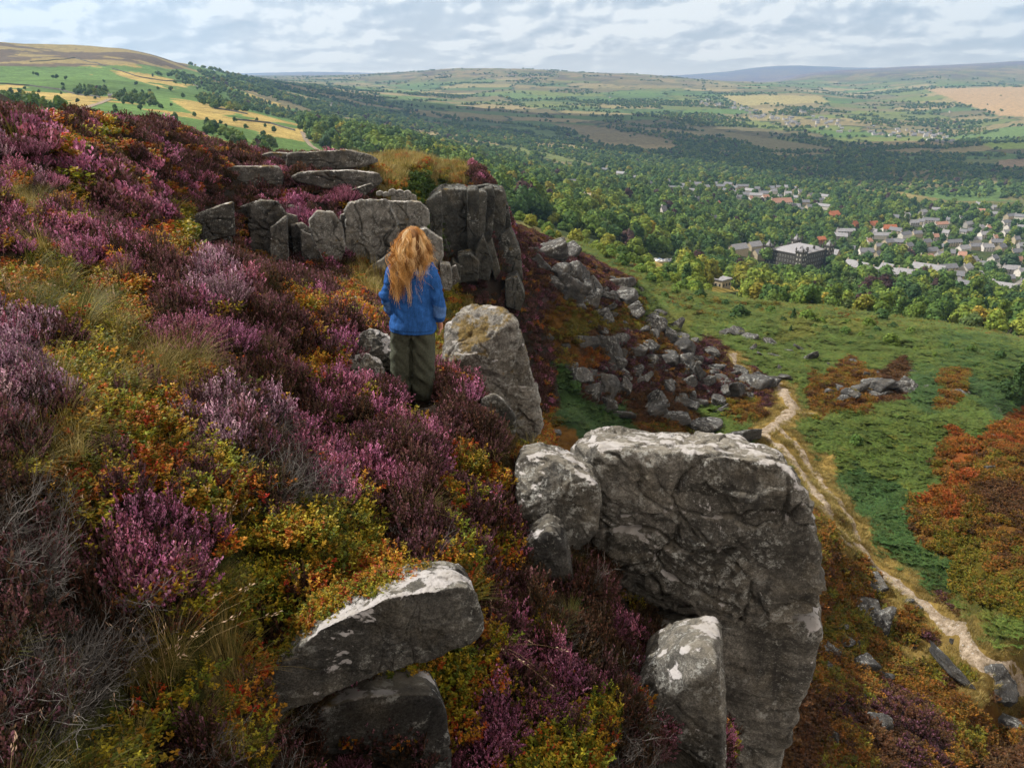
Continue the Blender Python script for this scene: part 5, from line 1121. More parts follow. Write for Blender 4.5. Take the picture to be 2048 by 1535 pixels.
    tx = side * (.092 + .055 * ln) * rg.uniform(.6, 1.15, NL) - .035 - .035 * ln + rg.normal(0, .018, NL)
    tz = 1.37 - .345 * ln + .06 * np.abs(side) + .06 * (tx > .06); ty = -(.125 + .05 * rg.random(NL)) + .06 * np.abs(side) ** 2
    ty = np.where(front, rg.uniform(.05, .11, NL), ty); tx = np.where(front, np.sign(side) * rg.uniform(.10, .165, NL), tx); tz = np.where(front, tz + .02, tz)
    tip = np.stack([tx, ty, tz], 1); mid = root + d_ * np.array([.095, .085, .05]) + np.stack([side * .045 - .012, np.where(front, .02, -.022) * np.ones(NL), -.075 - .05 * up], 1)
    wv = rg.uniform(.014, .032, NL); fq = rg.uniform(11, 19, NL); pp_ = rg.uniform(0, 6.28, NL)
    pal = np.array([(.58,.32,.105), (.72,.45,.18), (.46,.22,.065), (.86,.62,.34), (.28,.12,.036), (.92,.73,.48)]); lc = pal[rg.choice(6, NL, p=[.26, .26, .2, .12, .10, .06])]
    K = 17; ts = np.linspace(0, 1, K)
    rep = np.repeat(np.arange(NL), NS); n_ = len(rep); o1 = rg.normal(0, 1, (n_, 3)) * np.array([.0075, .006, .006]); flare = rg.uniform(.5, 1.6, n_) * (1 + 1.2 * (rg.random(n_) < .12))
    Rr = root[rep] + o1 * .8; Mm = mid[rep] + o1 * 1.3 * flare[:, None]; Tt = tip[rep] + o1 * 1.5 * flare[:, None] + np.stack([np.zeros(n_), np.zeros(n_), rg.normal(0, .028, n_)], 1)
    T_ = ts[None]; P = ((1 - T_) ** 2)[..., None] * Rr[:, None] + (2 * T_ * (1 - T_))[..., None] * Mm[:, None] + (T_ ** 2)[..., None] * Tt[:, None]
    amp = (wv[rep] * flare)[:, None] * sstep(.10, .6, T_); a_ = T_ * (fq[rep] * rg.uniform(.95, 1.05, n_))[:, None] + pp_[rep][:, None]
    P[..., 0] += amp * np.sin(a_); P[..., 1] += .8 * amp * np.cos(a_ * 1.07 + 1)
    wd = rg.uniform(.0011, .0026, n_)[:, None] * (1 - .6 * T_ ** 2)
    cc = lc[rep] * rg.uniform(.72, 1.25, (n_, 1))
    for ang in (0.0, 1.57):
        W = np.stack([np.cos(ang + a_ * .3), np.sin(ang + a_ * .3), np.zeros_like(a_)], -1); q.ribbon(P, W * wd[..., None], cc)
    hr = q.mesh('hair', HAIR); h = link('hair', hr, None, e)
    b = MB(); b.ball((0, .010, 1.572), .116, 20, (.84, .98, 1.10)); b.loft([(-.035, -.078, 1.20, .065, .022), (-.028, -.085, 1.30, .105, .040), (-.012, -.078, 1.42, .112, .055), (0, -.045, 1.52, .105, .070)], 20)
    me = fused(b, 'scalp', .012, 4); V = coords(me); V = V[:]; keep = V
    me2 = me; setcol(me2, np.tile(np.array([.30, .14, .045]), (len(V), 1)) * (1 + .5 * vnoise(V * np.array([70, 70, 9.]), 3))[:, None])
    bm = bmesh.new(); bm.from_mesh(me2); bmesh.ops.delete(bm, geom=[v for v in bm.verts if v.co.y > .055 and v.co.z < 1.625], context='VERTS'); bm.to_mesh(me2); bm.free()
    link('under_hair', me2, HAIR, h)
    return e
wp = hitF(826, 806)
wo = woman((wp.x, wp.y, wp.z - .02), R(-3)); wo.rotation_euler = (0, R(2.6), R(-3)); wo.scale = (.90, .95, 1.04)
# a second walker far off on the rim of the crag
def walker(px, py):
    p = hitM(px, py, 60, 140); e = empty('person', p, R(30)); tag(e, 'tiny walker in a blue top standing on the rim beyond the columned crag', 'person')
    b = MB(); b.tube([(-.1,0,.05),(-.1,.02,.5),(-.08,0,.9)], [.06,.07,.1], 8); b.tube([(.1,.15,.05),(.1,.08,.5),(.08,0,.9)], [.06,.07,.1], 8); b.loft([(0,0,.85,.17,.12),(0,0,1.1,.16,.11),(0,0,1.38,.2,.11),(0,0,1.45,.07,.07)], 12)
    b.tube([(0,0,1.4),(0,.02,1.55)], .06, 8); b.ball((0,.02,1.62), .115, 10); b.tube([(-.2,0,1.38),(-.26,0,1.1),(-.22,.12,.9)], [.06,.05,.04], 8); b.tube([(.2,0,1.38),(.26,0,1.1),(.22,.12,.9)], [.06,.05,.04], 8)
    link('body', fused(b, 'body', .025, 2), SKIN, e)
    t_ = MB(); t_.loft([(0,0,.84,.2,.15),(0,0,1.1,.19,.14),(0,0,1.38,.22,.14),(0,0,1.44,.12,.1)], 12); t_.tube([(-.2,0,1.38),(-.26,0,1.1),(-.23,.1,.94)], .075, 8); t_.tube([(.2,0,1.38),(.26,0,1.1),(.23,.1,.94)], .075, 8)
    link('jacket', fused(t_, 'jacket', .03, 2), simple_mat('blue_jacket', (.03,.07,.25)), e)
    l_ = MB(); l_.tube([(-.1,0,.08),(-.1,.02,.5),(-.08,0,.9)], [.08,.09,.12], 8); l_.tube([(.1,.15,.08),(.1,.08,.5),(.08,0,.9)], [.08,.09,.12], 8); link('trousers', fused(l_, 'trousers', .03, 2), simple_mat('dark_cloth', (.02,.022,.03)), e)
    hb = MB(); hb.ball((0,.0,1.66), .115, 10, (1,1,.75)); link('hair', hb.mesh('hair', True), simple_mat('dark_hair', (.03,.02,.015)), e)
walker(1030, 468)
# ------------------------------------------------------------------ buildings
def stone_mat(name, c, sc=1.2):
    m_, t = mat(name); p = t.coord('Object'); n = t.noise(sc, 5, .65, p); col = t.mix(1.0, c, t.ramp(n, [(.3, .7), (.5, 1.0), (.7, 1.2)]), 'MULTIPLY'); t.out(col, .9, None, .15); return m_
W_PALE = stone_mat('pale_render', (.56,.52,.48)); W_STONE = stone_mat('sandstone_wall', (.36,.30,.21)); W_DARK = stone_mat('sooty_sandstone', (.062,.056,.048), .3); W_RED = stone_mat('red_brick', (.36,.14,.07)); W_GREY = stone_mat('grey_stone_wall', (.30,.28,.26))
R_SLATE = stone_mat('slate_roof', (.15,.15,.165), .8); R_PALE = stone_mat('pale_slate_roof', (.24,.235,.25), .8); R_RED = stone_mat('red_tile_roof', (.34,.12,.06), .8); R_PINK = stone_mat('faded_tile_roof', (.34,.19,.14), .8)
GLASS = simple_mat('window_glass', (.03,.035,.04), .15, 5., .1, .0, .5); TRIMW = stone_mat('white_window_surround', (.40,.385,.35), 1.)
_hm = {}
def gable(w_, d_, h, rp, ov=.35):
    k = (w_, d_, h, rp)
    if k in _hm: return _hm[k]
    b = MB(); x, y = w_ / 2, d_ / 2
    b.add([(-x,-y,-3),(x,-y,-3),(x,y,-3),(-x,y,-3),(-x,-y,h),(x,-y,h),(x,y,h),(-x,y,h),(-x,0,h+rp-.12),(x,0,h+rp-.12)], [(0,1,5,4),(2,3,7,6),(1,2,6,9,5),(3,0,4,8,7),(0,3,2,1),(4,5,9,8),(6,7,8,9)])
    r = MB(); X = x + ov; Y = y + ov; z0 = h - ov * rp / y
    r.add([(-X,-Y,z0),(X,-Y,z0),(X,0,h+rp),(-X,0,h+rp),(-X,Y,z0),(X,Y,z0),(-X,-Y,z0-.2),(X,-Y,z0-.2),(X,0,h+rp-.2),(-X,0,h+rp-.2),(-X,Y,z0-.2),(X,Y,z0-.2)], [(0,1,2,3),(3,2,5,4),(6,9,8,7),(9,10,11,8),(0,6,7,1),(4,5,11,10),(0,3,9,6),(3,4,10,9),(1,7,8,2),(2,8,11,5)])
    c = MB().box(-x + .3, -x + 1.2, -.45, .45, h + rp - 1.2, h + rp + 1.3)
    _hm[k] = (b.mesh('wall'), r.mesh('roof'), c.mesh('chimney')); return _hm[k]
_win = MB().box(-.5, .5, -.06, .06, 0, 1.5).mesh('window')
_win.materials.append(GLASS)
def setm(o, m_):
    if not o.data.materials: o.data.materials.append(m_)
    o.material_slots[0].link = 'OBJECT'; o.material_slots[0].material = m_
def house(px, py, size, label, wall, roof, rz=0., group=None, stor=2, wins=True, y0=350, chim=True, prof=1.0):
    p = hitM(px, py, y0, 9000); w_, d_, h, rp = size
    e = empty('house', p, rz); tag(e, label, 'house', group); a, b, c = gable(*size)
    o = link('wall', a, None, e); setm(o, wall); ro = link('roof', b, None, e); setm(ro, roof)
    if chim:
        ch = link('chimney', c, None, ro); setm(ch, wall)
    if wins:
        n = max(2, int(w_ / 3.6))
        for s in range(stor):
            for i in range(n):
                q = link('window', _win, None, e); q.location = (-w_ / 2 + w_ * (i + .5) / n, -d_ / 2 - .02, .9 + s * (h - .4) / stor)
    HOUSES.append((px, py, p.y, w_ / mpp(p) * (1.5 if w_ > 11 and py > 500 else 1.0), (h + rp) / mpp(p))); return e
HOUSES = []
hg = np.random.default_rng(31)
SZ = [(9, 7.5, 5.2, 3.0), (12, 8, 5.4, 3.4), (15, 8.5, 5.5, 3.6), (8, 8, 6.0, 3.8), (22, 8, 5.4, 3.2)]
house(1665, 441, (17, 12, 9, 5), 'tall orange brick house rising over the trees', W_RED, R_RED, .5, None, 3)
house(1744, 458, (14, 10, 6, 5), 'orange tiled house, twin of a longer one beside it', W_PALE, R_RED, .4); house(1776, 463, (20, 10, 5, 4.6), 'long orange tiled house with pale walls', W_PALE, R_RED, .1)
house(1708, 455, (11, 8, 5, 4), 'small red house in front of the copper tree', W_RED, R_RED, .8); house(1640, 486, (15, 8, 5, 3), 'orange roofed house half hidden in trees behind the dark hotel', W_RED, R_RED, .3)
house(1560, 415, (34, 12, 9, 6), 'long white house with a faded red roof', W_PALE, R_PINK, .25, None, 3); house(1394, 410, (12, 9, 6, 5), 'white gabled house among the trees', W_PALE, R_SLATE, .7)
house(1372, 403, (9, 8, 4, 3.6), 'orange roofed bungalow among the trees', W_PALE, R_PINK, .2); house(1436, 415, (10, 8, 5, 4.6), 'small house with a red gable in trees', W_PALE, R_RED, 1.2)
house(1180, 410, (14, 10, 8, 3), 'pale castle like villa with a corner tower', W_PALE, W_STONE, .3, None, 3); house(1106, 427, (10, 7, 3.5, 2.5), 'white cottage deep in the wood', W_PALE, R_SLATE, .2)
house(1140, 378, (24, 10, 7, 4), 'pale hall among the trees of the far wood', W_GREY, R_SLATE, .2); house(1425, 452, (8, 7, 7, 5), 'small grey turreted house in trees', W_GREY, R_SLATE, .4); house(1325, 440, (6, 6, 9, 5), 'white turret standing above the wood', W_PALE, R_SLATE, .6)
house(1658, 524, (16, 13, 8.5, 5.5), 'plain gabled stone house standing beside the dark hotel', W_STONE, R_PALE, -.72, None, 1, False, 350, False)
for i, (a, b, wd) in enumerate([(1705, 541, 17), (1722, 547, 14), (1741, 556, 14), (1772, 550, 13), (1790, 560, 14), (1806, 562, 14), (1822, 563, 13), (1840, 548, 18), (1868, 550, 20), (1752, 560, 12)]):
    house(a, b, (wd * .8, 9.5, 5.5 + .6 * (i % 2), 4.4), ['first', 'second', 'third', 'fourth', 'fifth', 'sixth', 'seventh', 'eighth', 'ninth', 'tenth'][i] + ' pale roofed house of the stepped terrace counting from the dark hotel', W_STONE, R_PALE, -.95 + .12 * (i % 3), 'stepped terrace with pale grey roofs', 2, True, 350, True)
for i, (a, b, wd) in enumerate([(1475, 508, 18), (1507, 502, 15), (1515, 518, 10)]):
    house(a, b, (wd, 9, 6, 4), ['long white roofed wing in trees beside the dark hotel', 'pale roofed wing touching the dark hotel', 'brown stone annexe in front of the hotel wings'][i], W_STONE, [R_PALE, R_PALE, R_SLATE][i], .5, None, 2, False, 350, False)
TOWN = """1825 452,1842 449,1860 447,1880 455,1850 462,1920 443,1832 474,1868 482,1850 492,1890 474,1905 492,1940 470,1960 462,1988 482,1968 476,2010 472,2030 487,2000 502,2030 512,1972 502,1960 428,1985 434,2010 452,2040 462,1800 513,1822 517,2020 547,2042 552,1975 575,2008 584,2030 590,1925 470,1950 486,2015 460,1935 455,1898 446,1812 436,1790 442,1845 430,1870 425,1930 420,1955 415,1990 420,2020 438,2045 440,1980 462,2040 500,1992 492,1955 500,1925 505,2035 530,1880 500,
1745 470,1762 478,1790 468,1808 476,1775 492,1758 500,1735 490,1800 492,1815 500,1690 470,1680 480,1860 510,1878 520,1900 515,1922 520,1945 530,1965 540,1985 525,2000 535,1850 525,1930 545,1910 560,1890 545,1950 560,2015 565,2045 575,1700 505,1730 512,1752 520,1890 585,1915 590,1330 368,1345 372,1360 376,1378 370,1395 374,1412 380,1428 373,1440 378,1456 374,1470 381,1484 378,1498 387,1512 383,1528 392,1545 388,1540 381,1556 379,1572 380,1588 381,1600 388,1575 392,1558 398,1530 400,1510 396,1490 395,1470 390,1450 388,1590 400,1620 396,1650 398,1640 406,1610 410,1500 404,1478 402,1380 388,1620 420,1600 425,1590 418,1645 418,1240 352,1210 345,1270 360,1300 372,1350 383,1130 345,1090 343,1050 347"""
tl = [('white rendered house with a slate roof in the town', W_PALE, R_SLATE), ('white house with a pale roof in the town', W_PALE, R_PALE), ('stone house with a slate roof in the town', W_STONE, R_SLATE), ('grey stone house with a pale roof in the town', W_GREY, R_PALE), ('white house with a faded red roof in the town', W_PALE, R_PINK)]
for q in TOWN.replace('\n', '').split(','):
    a, b = map(float, q.split()); lab, wm, rm = tl[hg.choice(5, p=[.3, .2, .27, .15, .08])]
    k5 = hg.integers(5); lab = ['small ', 'plain ', 'wide ', 'square ', 'long '][k5] + lab.replace('in the town', 'by the bleached meadow' if b < 440 and a > 1770 else 'in the dense streets at the photo edge' if a > 1800 and b < 525 else 'in trees beyond the terrace' if a > 1660 else 'in the far row above the wood' if b < 395 else 'in trees behind the dark hotel')
    house(a, b, SZ[k5], lab, wm, rm, hg.uniform(-.8, .8), 'houses of the town', 2, b > 440 and hg.random() < .6, 600)
V2 = [(1460, 213, 1590, 250, 44), (1400, 205, 1470, 222, 12), (1600, 225, 1680, 250, 14), (1560, 236, 1700, 262, 16), (1830, 262, 1900, 282, 22), (1740, 262, 1800, 276, 12), (1790, 265, 1850, 272, 8)]
for x0, y0_, x1, y1, n in V2:
    for i in range(n):
        t_ = hg.random(); lab, wm, rm = tl[hg.choice(4)]
        house(x0 + (x1 - x0) * t_ + hg.normal(0, 6), y0_ + (y1 - y0_) * t_ + hg.normal(0, 4), SZ[hg.integers(5)], 'tiny %s house %s' % (['pale', 'white', 'stone', 'grey'][tl.index((lab, wm, rm))], 'of the long far village street' if n == 44 else 'of the hamlet by the orange meadow' if x0 > 1730 else 'in the trees of the far village'), wm, rm, hg.uniform(-.6, .6), 'houses of the far village', 2, False, 2000, False)
for a, b, lab in ((728, 300, 'white farmhouse at the wood edge below the moor'), (605, 245, 'grey house hidden in trees at the moor edge'), (1220, 196, 'pale farm on the far hillside'), (225, 196, 'low stone hut at the end of the moor track'), (662, 212, 'small farm among fields beyond the wood'), (990, 365, 'white cottage showing above the wood by the crag'), (1900, 225, 'lone white farmhouse in the far meadows')):
    house(a, b, SZ[0] if a > 300 else (7, 5, 2.6, 1.6), lab, W_PALE if a > 300 else W_STONE, R_SLATE, .2, None, 2, False, 300)

# the dark hotel: block, corner towers with cupolas, rows of windows
HP = hitM(1592, 534, 400, 1200); H = empty('hotel', (HP.x, HP.y, HP.z), R(38)); tag(H, 'massive dark stone hotel with corner towers above the trees', 'hotel')
HW, HD_, HH = 45., 35., 17.0
b = MB(); b.box(-HW/2, HW/2, -HD_/2, HD_/2, -8, HH); b.box(-HW/2 - .4, HW/2 + .4, -HD_/2 - .4, HD_/2 + .4, HH, HH + .7); b.obj('wall', W_DARK, H)
b = MB(); b.add([(-HW/2+1,-HD_/2+1,HH+.7),(HW/2-1,-HD_/2+1,HH+.7),(HW/2-1,HD_/2-1,HH+.7),(-HW/2+1,HD_/2-1,HH+.7),(-HW/2+8,-HD_/2+8,HH+3.2),(HW/2-8,-HD_/2+8,HH+3.2),(HW/2-8,HD_/2-8,HH+3.2),(-HW/2+8,HD_/2-8,HH+3.2)], [(0,1,5,4),(1,2,6,5),(2,3,7,6),(3,0,4,7),(4,5,6,7)])
rf = b.obj('roof', R_PALE, H)
for i in range(7):
    q = MB().box(-.9, .9, -.7, .7, 0, 3.0); o = q.obj('chimney', W_DARK, rf); o.location = (-HW/2 + 6 + i * (HW - 12) / 6, [-HD_/2 + 5, HD_/2 - 6][i % 2], HH + 2.0)
hwin = MB().box(-.55, .55, -.1, .1, 0, 1.8).mesh('window'); hwin.materials.append(TRIMW); hgl = MB().box(-.36, .36, -.16, .0, .2, 1.65).mesh('pane'); hgl.materials.append(GLASS)
def hwindow(parent, x, y, z, rz):
    o = link('window', hwin, None, parent); o.location = (x, y, z); o.rotation_euler = (0, 0, rz); g_ = link('pane', hgl, None, o)
for s in range(4):
    for i in range(9):
        x = -HW/2 + 7.5 + i * (HW - 15) / 8; hwindow(H, x, -HD_/2 - .05, .9 + s * 4.1, 0)
    for i in range(8):
        y = -HD_/2 + 7.5 + i * (HD_ - 15) / 7; hwindow(H, -HW/2 - .05, y, .9 + s * 4.1, -math.pi/2); hwindow(H, HW/2 + .05, y, .9 + s * 4.1, math.pi/2)
for sx in (-1, 1):
    for sy in (-1, 1):
        t_ = empty('tower', (sx * HW/2, sy * HD_/2, 0)); t_.parent = H
        b = MB(); b.box(-3.8, 3.8, -3.8, 3.8, -8, HH + 3.5); b.box(-4.2, 4.2, -4.2, 4.2, HH + 3.5, HH + 4.3)
        for cx in (-3.6, 3.6):
            for cyy in (-3.6, 3.6): b.lathe([(.55, HH + 4.3), (.5, HH + 5.4), (.95, HH + 5.9), (.85, HH + 6.5), (.3, HH + 7.2), (.12, HH + 8.2)], 8, cx, cyy)
        b.obj('tower_wall', W_DARK, t_); MB().lathe([(3.2, HH + 4.3), (2.6, HH + 5.6), (1.3, HH + 6.6), (.7, HH + 7.8), (.2, HH + 9.6)], 8).obj('cupola', R_PALE, t_)
        for s in range(5):
            for x in (-1.6, 1.6): 
                for (ax, ay, rz) in ((x, -3.85, 0), (-3.85, x, -math.pi/2), (3.85, x, math.pi/2)):
                    o = link('window', hwin, None, t_); o.location = (ax, ay, .9 + s * 4.1); o.rotation_euler = (0, 0, rz)
HOUSES += [(1585, 533, HP.y, 170, 5, 150), (1540, 533, HP.y, 90, 5, 150), (1480, 508, HP.y + 40, 110, 6, 140)]
# flat roofed pavilion on its lawn
pp = hitM(1440, 573, 300, 600); e = empty('pavilion', pp, R(40)); tag(e, 'small square stone pavilion with a flat roof on its own lawn', 'pavilion')
MB().box(-4.2, 4.2, -4.2, 4.2, -2, 4.6).obj('wall', W_STONE, e); b = MB(); b.box(-4.7, 4.7, -4.7, 4.7, 4.6, 5.2); b.add([(-4.4,-4.4,5.2),(4.4,-4.4,5.2),(4.4,4.4,5.2),(-4.4,4.4,5.2),(0,0,6.0)], [(0,1,4),(1,2,4),(2,3,4),(3,0,4)]); b.obj('roof', R_PALE, e)
for k in range(3):
    for (x, y, rz) in ((-2.6 + 2.6 * k, -4.25, 0), (-4.25, -2.6 + 2.6 * k, -math.pi/2)):
        o = link('window', _win, None, e); o.location = (x, y, 1.2); o.rotation_euler = (0, 0, rz)
HOUSES += [(1440, 576, pp.y, 100, 6, 230)]
# cars in the clearing
CARP = [stone_mat('car_paint_' + n_, c_, 3.) for n_, c_ in (('white', (.75,.75,.75)), ('silver', (.42,.44,.46)), ('blue', (.08,.14,.30)), ('dark', (.03,.03,.035)))]
def car_meshes():
    b = MB(); b.add([(-2.1,-.85,.3),(2.1,-.85,.3),(2.1,.85,.3),(-2.1,.85,.3),(-2.1,-.85,.85),(2.1,-.85,.75),(2.1,.85,.75),(-2.1,.85,.85)], [(0,3,2,1),(4,5,6,7),(0,1,5,4),(1,2,6,5),(2,3,7,6),(3,0,4,7)])
    b.add([(-1.7,-.78,.84),(1.0,-.78,.79),(1.0,.78,.79),(-1.7,.78,.84),(-1.2,-.65,1.42),(.3,-.65,1.42),(.3,.65,1.42),(-1.2,.65,1.42)], [(4,5,6,7),(0,1,5,4),(1,2,6,5),(2,3,7,6),(3,0,4,7)])
    return b.mesh('car')
cmesh = car_meshes(); cl = hg
for i in range(14):
    p = hitM(1312 + i * 2.6, 521 + (i % 3) * 1.6, 300, 700); o = link('parked_car', cmesh, None, None, (p.x, p.y, p.z)); setm(o, CARP[[0, 1, 0, 2, 1, 0, 3][i % 7]]); o.rotation_euler = (0, 0, .3 + .2 * (i % 2)); tag(o, 'car parked in the clearing among the trees', 'car', 'cars parked in the clearing')
HOUSES += [(1328, 526, 470, 60, 8, 260)]

# dry stone walls on the moor
DRY = stone_mat('dry_stone', (.10,.095,.085), .5)
for i, (pts, lab) in enumerate([([(60,124),(110,120),(150,116),(180,125),(212,133)], 'dry stone wall along the top of the green moor'), ([(225,138),(270,152),(300,158),(345,162),(385,168),(398,176)], 'dry stone wall edging the tan moor grass'),
        ([(0,168),(60,172),(120,180),(200,196)], 'dry stone wall crossing the near moor grass'), ([(428,217),(460,222),(495,229)], 'dry stone wall above the lower tan field'), ([(470,240),(540,247),(590,262)], 'dry stone wall through the lower tan field')]):
    Q = [hitM(a, b, 250, 2600) for a, b in pts]; b = MB(); F_ = []
    for j in range(len(Q) - 1):
        for k in range(12):
            a_, c_ = Q[j].lerp(Q[j+1], k / 12), Q[j].lerp(Q[j+1], (k + 1) / 12)
            za, zc = [float(hM(np.array([q.x]), np.array([q.y]))[0]) for q in (a_, c_)]; dr = (c_ - a_).normalized(); nr = Vector((-dr.y, dr.x, 0)) * .8; h_ = 1.5
            b.add([(a_.x-nr.x,a_.y-nr.y,za-1),(c_.x-nr.x,c_.y-nr.y,zc-1),(c_.x+nr.x,c_.y+nr.y,zc-1),(a_.x+nr.x,a_.y+nr.y,za-1),(a_.x-nr.x*.5,a_.y-nr.y*.5,za+h_),(c_.x-nr.x*.5,c_.y-nr.y*.5,zc+h_),(c_.x+nr.x*.5,c_.y+nr.y*.5,zc+h_),(a_.x+nr.x*.5,a_.y+nr.y*.5,za+h_)], [(4,5,6,7),(0,1,5,4),(1,2,6,5),(2,3,7,6),(3,0,4,7),(0,3,2,1)])
    o = b.obj('dry_stone_wall', DRY); tag(o, lab, 'stone wall')
# ------------------------------------------------------------------ trees
def leaf_mat(name, rnd):
    m_, t = mat(name); a = t.attr()[0]
    if rnd:
        r = t.info('Random'); base = t.ramp(r, [(0.0, (.040,.082,.028)), (.20, (.058,.108,.028)), (.46, (.078,.130,.028)), (.68, (.105,.155,.030)), (.84, (.15,.180,.034)), (.90, (.19,.180,.032)), (.92, (.06,.09,.03)), (.965, (.055,.034,.034)), (.985, (.042,.078,.036))], 'CONSTANT')
    else: base = t.info('Color')
    col = t.mix(1.0, t.mix(1.0, base, a, 'MULTIPLY'), (1.16, 1.14, 1.1), 'MULTIPLY'); t.out(col, .75, None, .12, .22); return m_
LEAF_R = leaf_mat('leaves_by_chance', True); LEAF_O = leaf_mat('leaves_of_one_colour', False); BARK = stone_mat('bark', (.085,.07,.055), 3.)
def crown(seed, N, kind='round', size=.075, core=True, H=1.0):
    """crown of a tree one unit high"""
    rg = np.random.default_rng(seed); L = []
    if kind == 'round':
        n = rg.integers(7, 11)
        for i in range(n):
            a = 6.28 * i / n + rg.normal(0, .4); rr = rg.uniform(.10, .27); L.append((rr * math.cos(a), rr * math.sin(a), rg.uniform(.32, .70), rg.uniform(.15, .23)))
        L += [(rg.normal(0, .05), rg.normal(0, .05), .76, .21), (rg.normal(0, .04), rg.normal(0, .04), .52, .27)]
    elif kind == 'tall':
        for i in range(9): z = .22 + .72 * i / 8; L.append((rg.normal(0, .06), rg.normal(0, .06), z, .20 * (1 - .55 * abs(z - .45))))
    elif kind == 'bush':
        for i in range(7): a = 6.28 * i / 7 + rg.normal(0, .4); L.append((.24 * math.cos(a), .24 * math.sin(a), rg.uniform(.22, .55), rg.uniform(.18, .28)))
        L.append((0, 0, .62, .28))
    else:                                                              # cone
        for i in range(9): z = .12 + .84 * i / 8; L.append((rg.normal(0, .015), rg.normal(0, .015), z, .24 * (1 - z) + .03))
    L = np.array(L); w_ = L[:, 3] ** 2; k = rg.choice(len(L), N, p=w_ / w_.sum()); D = unit(rg.normal(size=(N, 3)) + np.array([0, 0, .35])); P = L[k, :3] + D * (L[k, 3] * rg.uniform(.72, 1.12, N))[:, None]
    nb = unit(D + rg.normal(0, .28, (N, 3))); A = unit(np.cross(nb, rg.normal(size=(N, 3)))) * size * rg.uniform(.6, 1.3, (N, 1)); B = unit(np.cross(nb, A)) * size * rg.uniform(.5, .9, (N, 1))
    cl = rg.uniform(.72, 1.30, len(L))[k] * rg.uniform(.65, 1.4, N); C = np.stack([cl * rg.uniform(.92, 1.16, N), cl, cl * rg.uniform(.75, 1.1, N)], 1)
    V = np.stack([P - A, P + B, P + A, P - B], 1).reshape(-1, 3); C = np.repeat(C, 4, 0); F = np.arange(4 * N).reshape(-1, 4)
    if core:
        d8, f8 = cubesphere(3)
        for q in L:
            F = np.vstack([F, f8 + len(V)]); V = np.vstack([V, q[:3] + d8 * q[3] * .80]); C = np.vstack([C, np.full((len(d8), 3), .85)])
    me = mesh_np('crown', V, F, np.clip(C, 0, 2), smooth=False); return me
def trunk(seed, kind):
    rg = np.random.default_rng(seed); b = MB(); b.tube([(0,0,-.06),(0.005,0,.12),(rg.normal(0,.02),rg.normal(0,.02),.40),(rg.normal(0,.03),rg.normal(0,.03),.62)], [.032,.026,.019,.008], 7)
    if kind == 'round':
        for i in range(4):
            a = i * 1.57 + rg.normal(0, .3); z = rg.uniform(.18, .36); b.tube([(0,0,z),(.12*math.cos(a),.12*math.sin(a),z+.14),(.22*math.cos(a),.22*math.sin(a),z+.26)], [.012,.009,.004], 5)
    me = b.mesh('trunk', True); me.materials.append(BARK); return me
KINDS = ['round', 'round', 'round', 'tall', 'cone']
CRN = [crown(900 + i, 620, k, .060) for i, k in enumerate(KINDS)]; TRK = [trunk(920 + i, k) for i, k in enumerate(KINDS)]
for m_ in CRN: m_.materials.append(LEAF_O)
def mid(i, k, n, s):
    m_ = crown(940 + i, n, k, s); m_.name = 'mid_crown'; m_.materials.append(LEAF_R); return m_
MIDT = [mid(i, k, 330, .075) for i, k in enumerate(['round', 'round', 'round', 'round', 'tall', 'cone'])]
FART = [mid(20 + i, k, 46, .17) for i, k in enumerate(['round', 'round', 'bush', 'tall'])]
# woods below the moor
tg = np.random.default_rng(41)
WOOD = [(1012,432),(1060,440),(1110,455),(1180,478),(1240,505),(1280,520),(1330,545),(1370,580),(1430,600),(1500,612),(1600,628),(1700,640),(1790,652),(1880,668),(1960,688),(2060,712),(2500,760),(2500,420),(2060,418),(1900,420),(1800,402),(1690,382),(1560,372),(1400,358),(1200,340),(1050,318),(900,296),(780,268),(700,250),(630,236),(600,240),(604,262),(640,300),(720,318),(840,350),(960,392)]
ys_ = [];
def jitter(y0, y1, step, u0, u1):
    out = []; y = y0
    while y < y1:
        st = step(y); n = int((u1 - u0) * y / st); x = u0 * y + (np.arange(n) + tg.uniform(-.42, .42, n) + .5) * st; out.append(np.stack([x, y + tg.uniform(-.42, .42, n) * st], 1)); y += st * .95
    return np.concatenate(out)
T = jitter(225, 1750, lambda y: 10.0 + y * .0024, -.40, .86); TZ = hM(T[:, 0], T[:, 1]); px, py = project(T[:, 0], T[:, 1], TZ); ok = inpoly(px, py, WOOD)
gap = fbm2(T[:, 0] * .012, T[:, 1] * .012, 3, 71); ok &= gap > -.62
for poly in ([(1195,492),(1240,485),(1330,530),(1345,548),(1300,545)], [(1270,518),(1360,516),(1360,530),(1290,534)], [(1405,572),(1475,568),(1485,584),(1415,590)], [(1500,540),(1545,542),(1545,556),(1500,556)]):
    ok &= ~(inpoly(px, py, poly) & (tg.random(len(T)) < .84))
T, TZ, px, py = T[ok], TZ[ok], px[ok], py[ok]; hgt = (13.5 + 4.0 * fbm2(T[:, 0] * .016, T[:, 1] * .016, 3, 75) + tg.normal(0, 2.4, len(T))).clip(7.5, 21) * np.interp(T[:, 1], [225, 330, 420], [.5, .75, 1.0])
pxm = (T[:, 1] * CP - TZ * SP) / FPX; keep = np.ones(len(T), bool)
for hx, hy, hY, hw, hh, *nr_ in HOUSES:
    dx_ = np.abs(px - hx); near_ = (T[:, 1] < hY + 6) & (T[:, 1] > hY - (nr_[0] if nr_ else 80)); top = py - hgt / pxm
    keep &= ~((dx_ < hw * .42 + 2) & near_ & (top < hy - hh * .62) & (py > hy - 3))
    keep &= ~((np.abs(px - hx) < hw * .55) & (np.abs(T[:, 1] - hY) < 9))
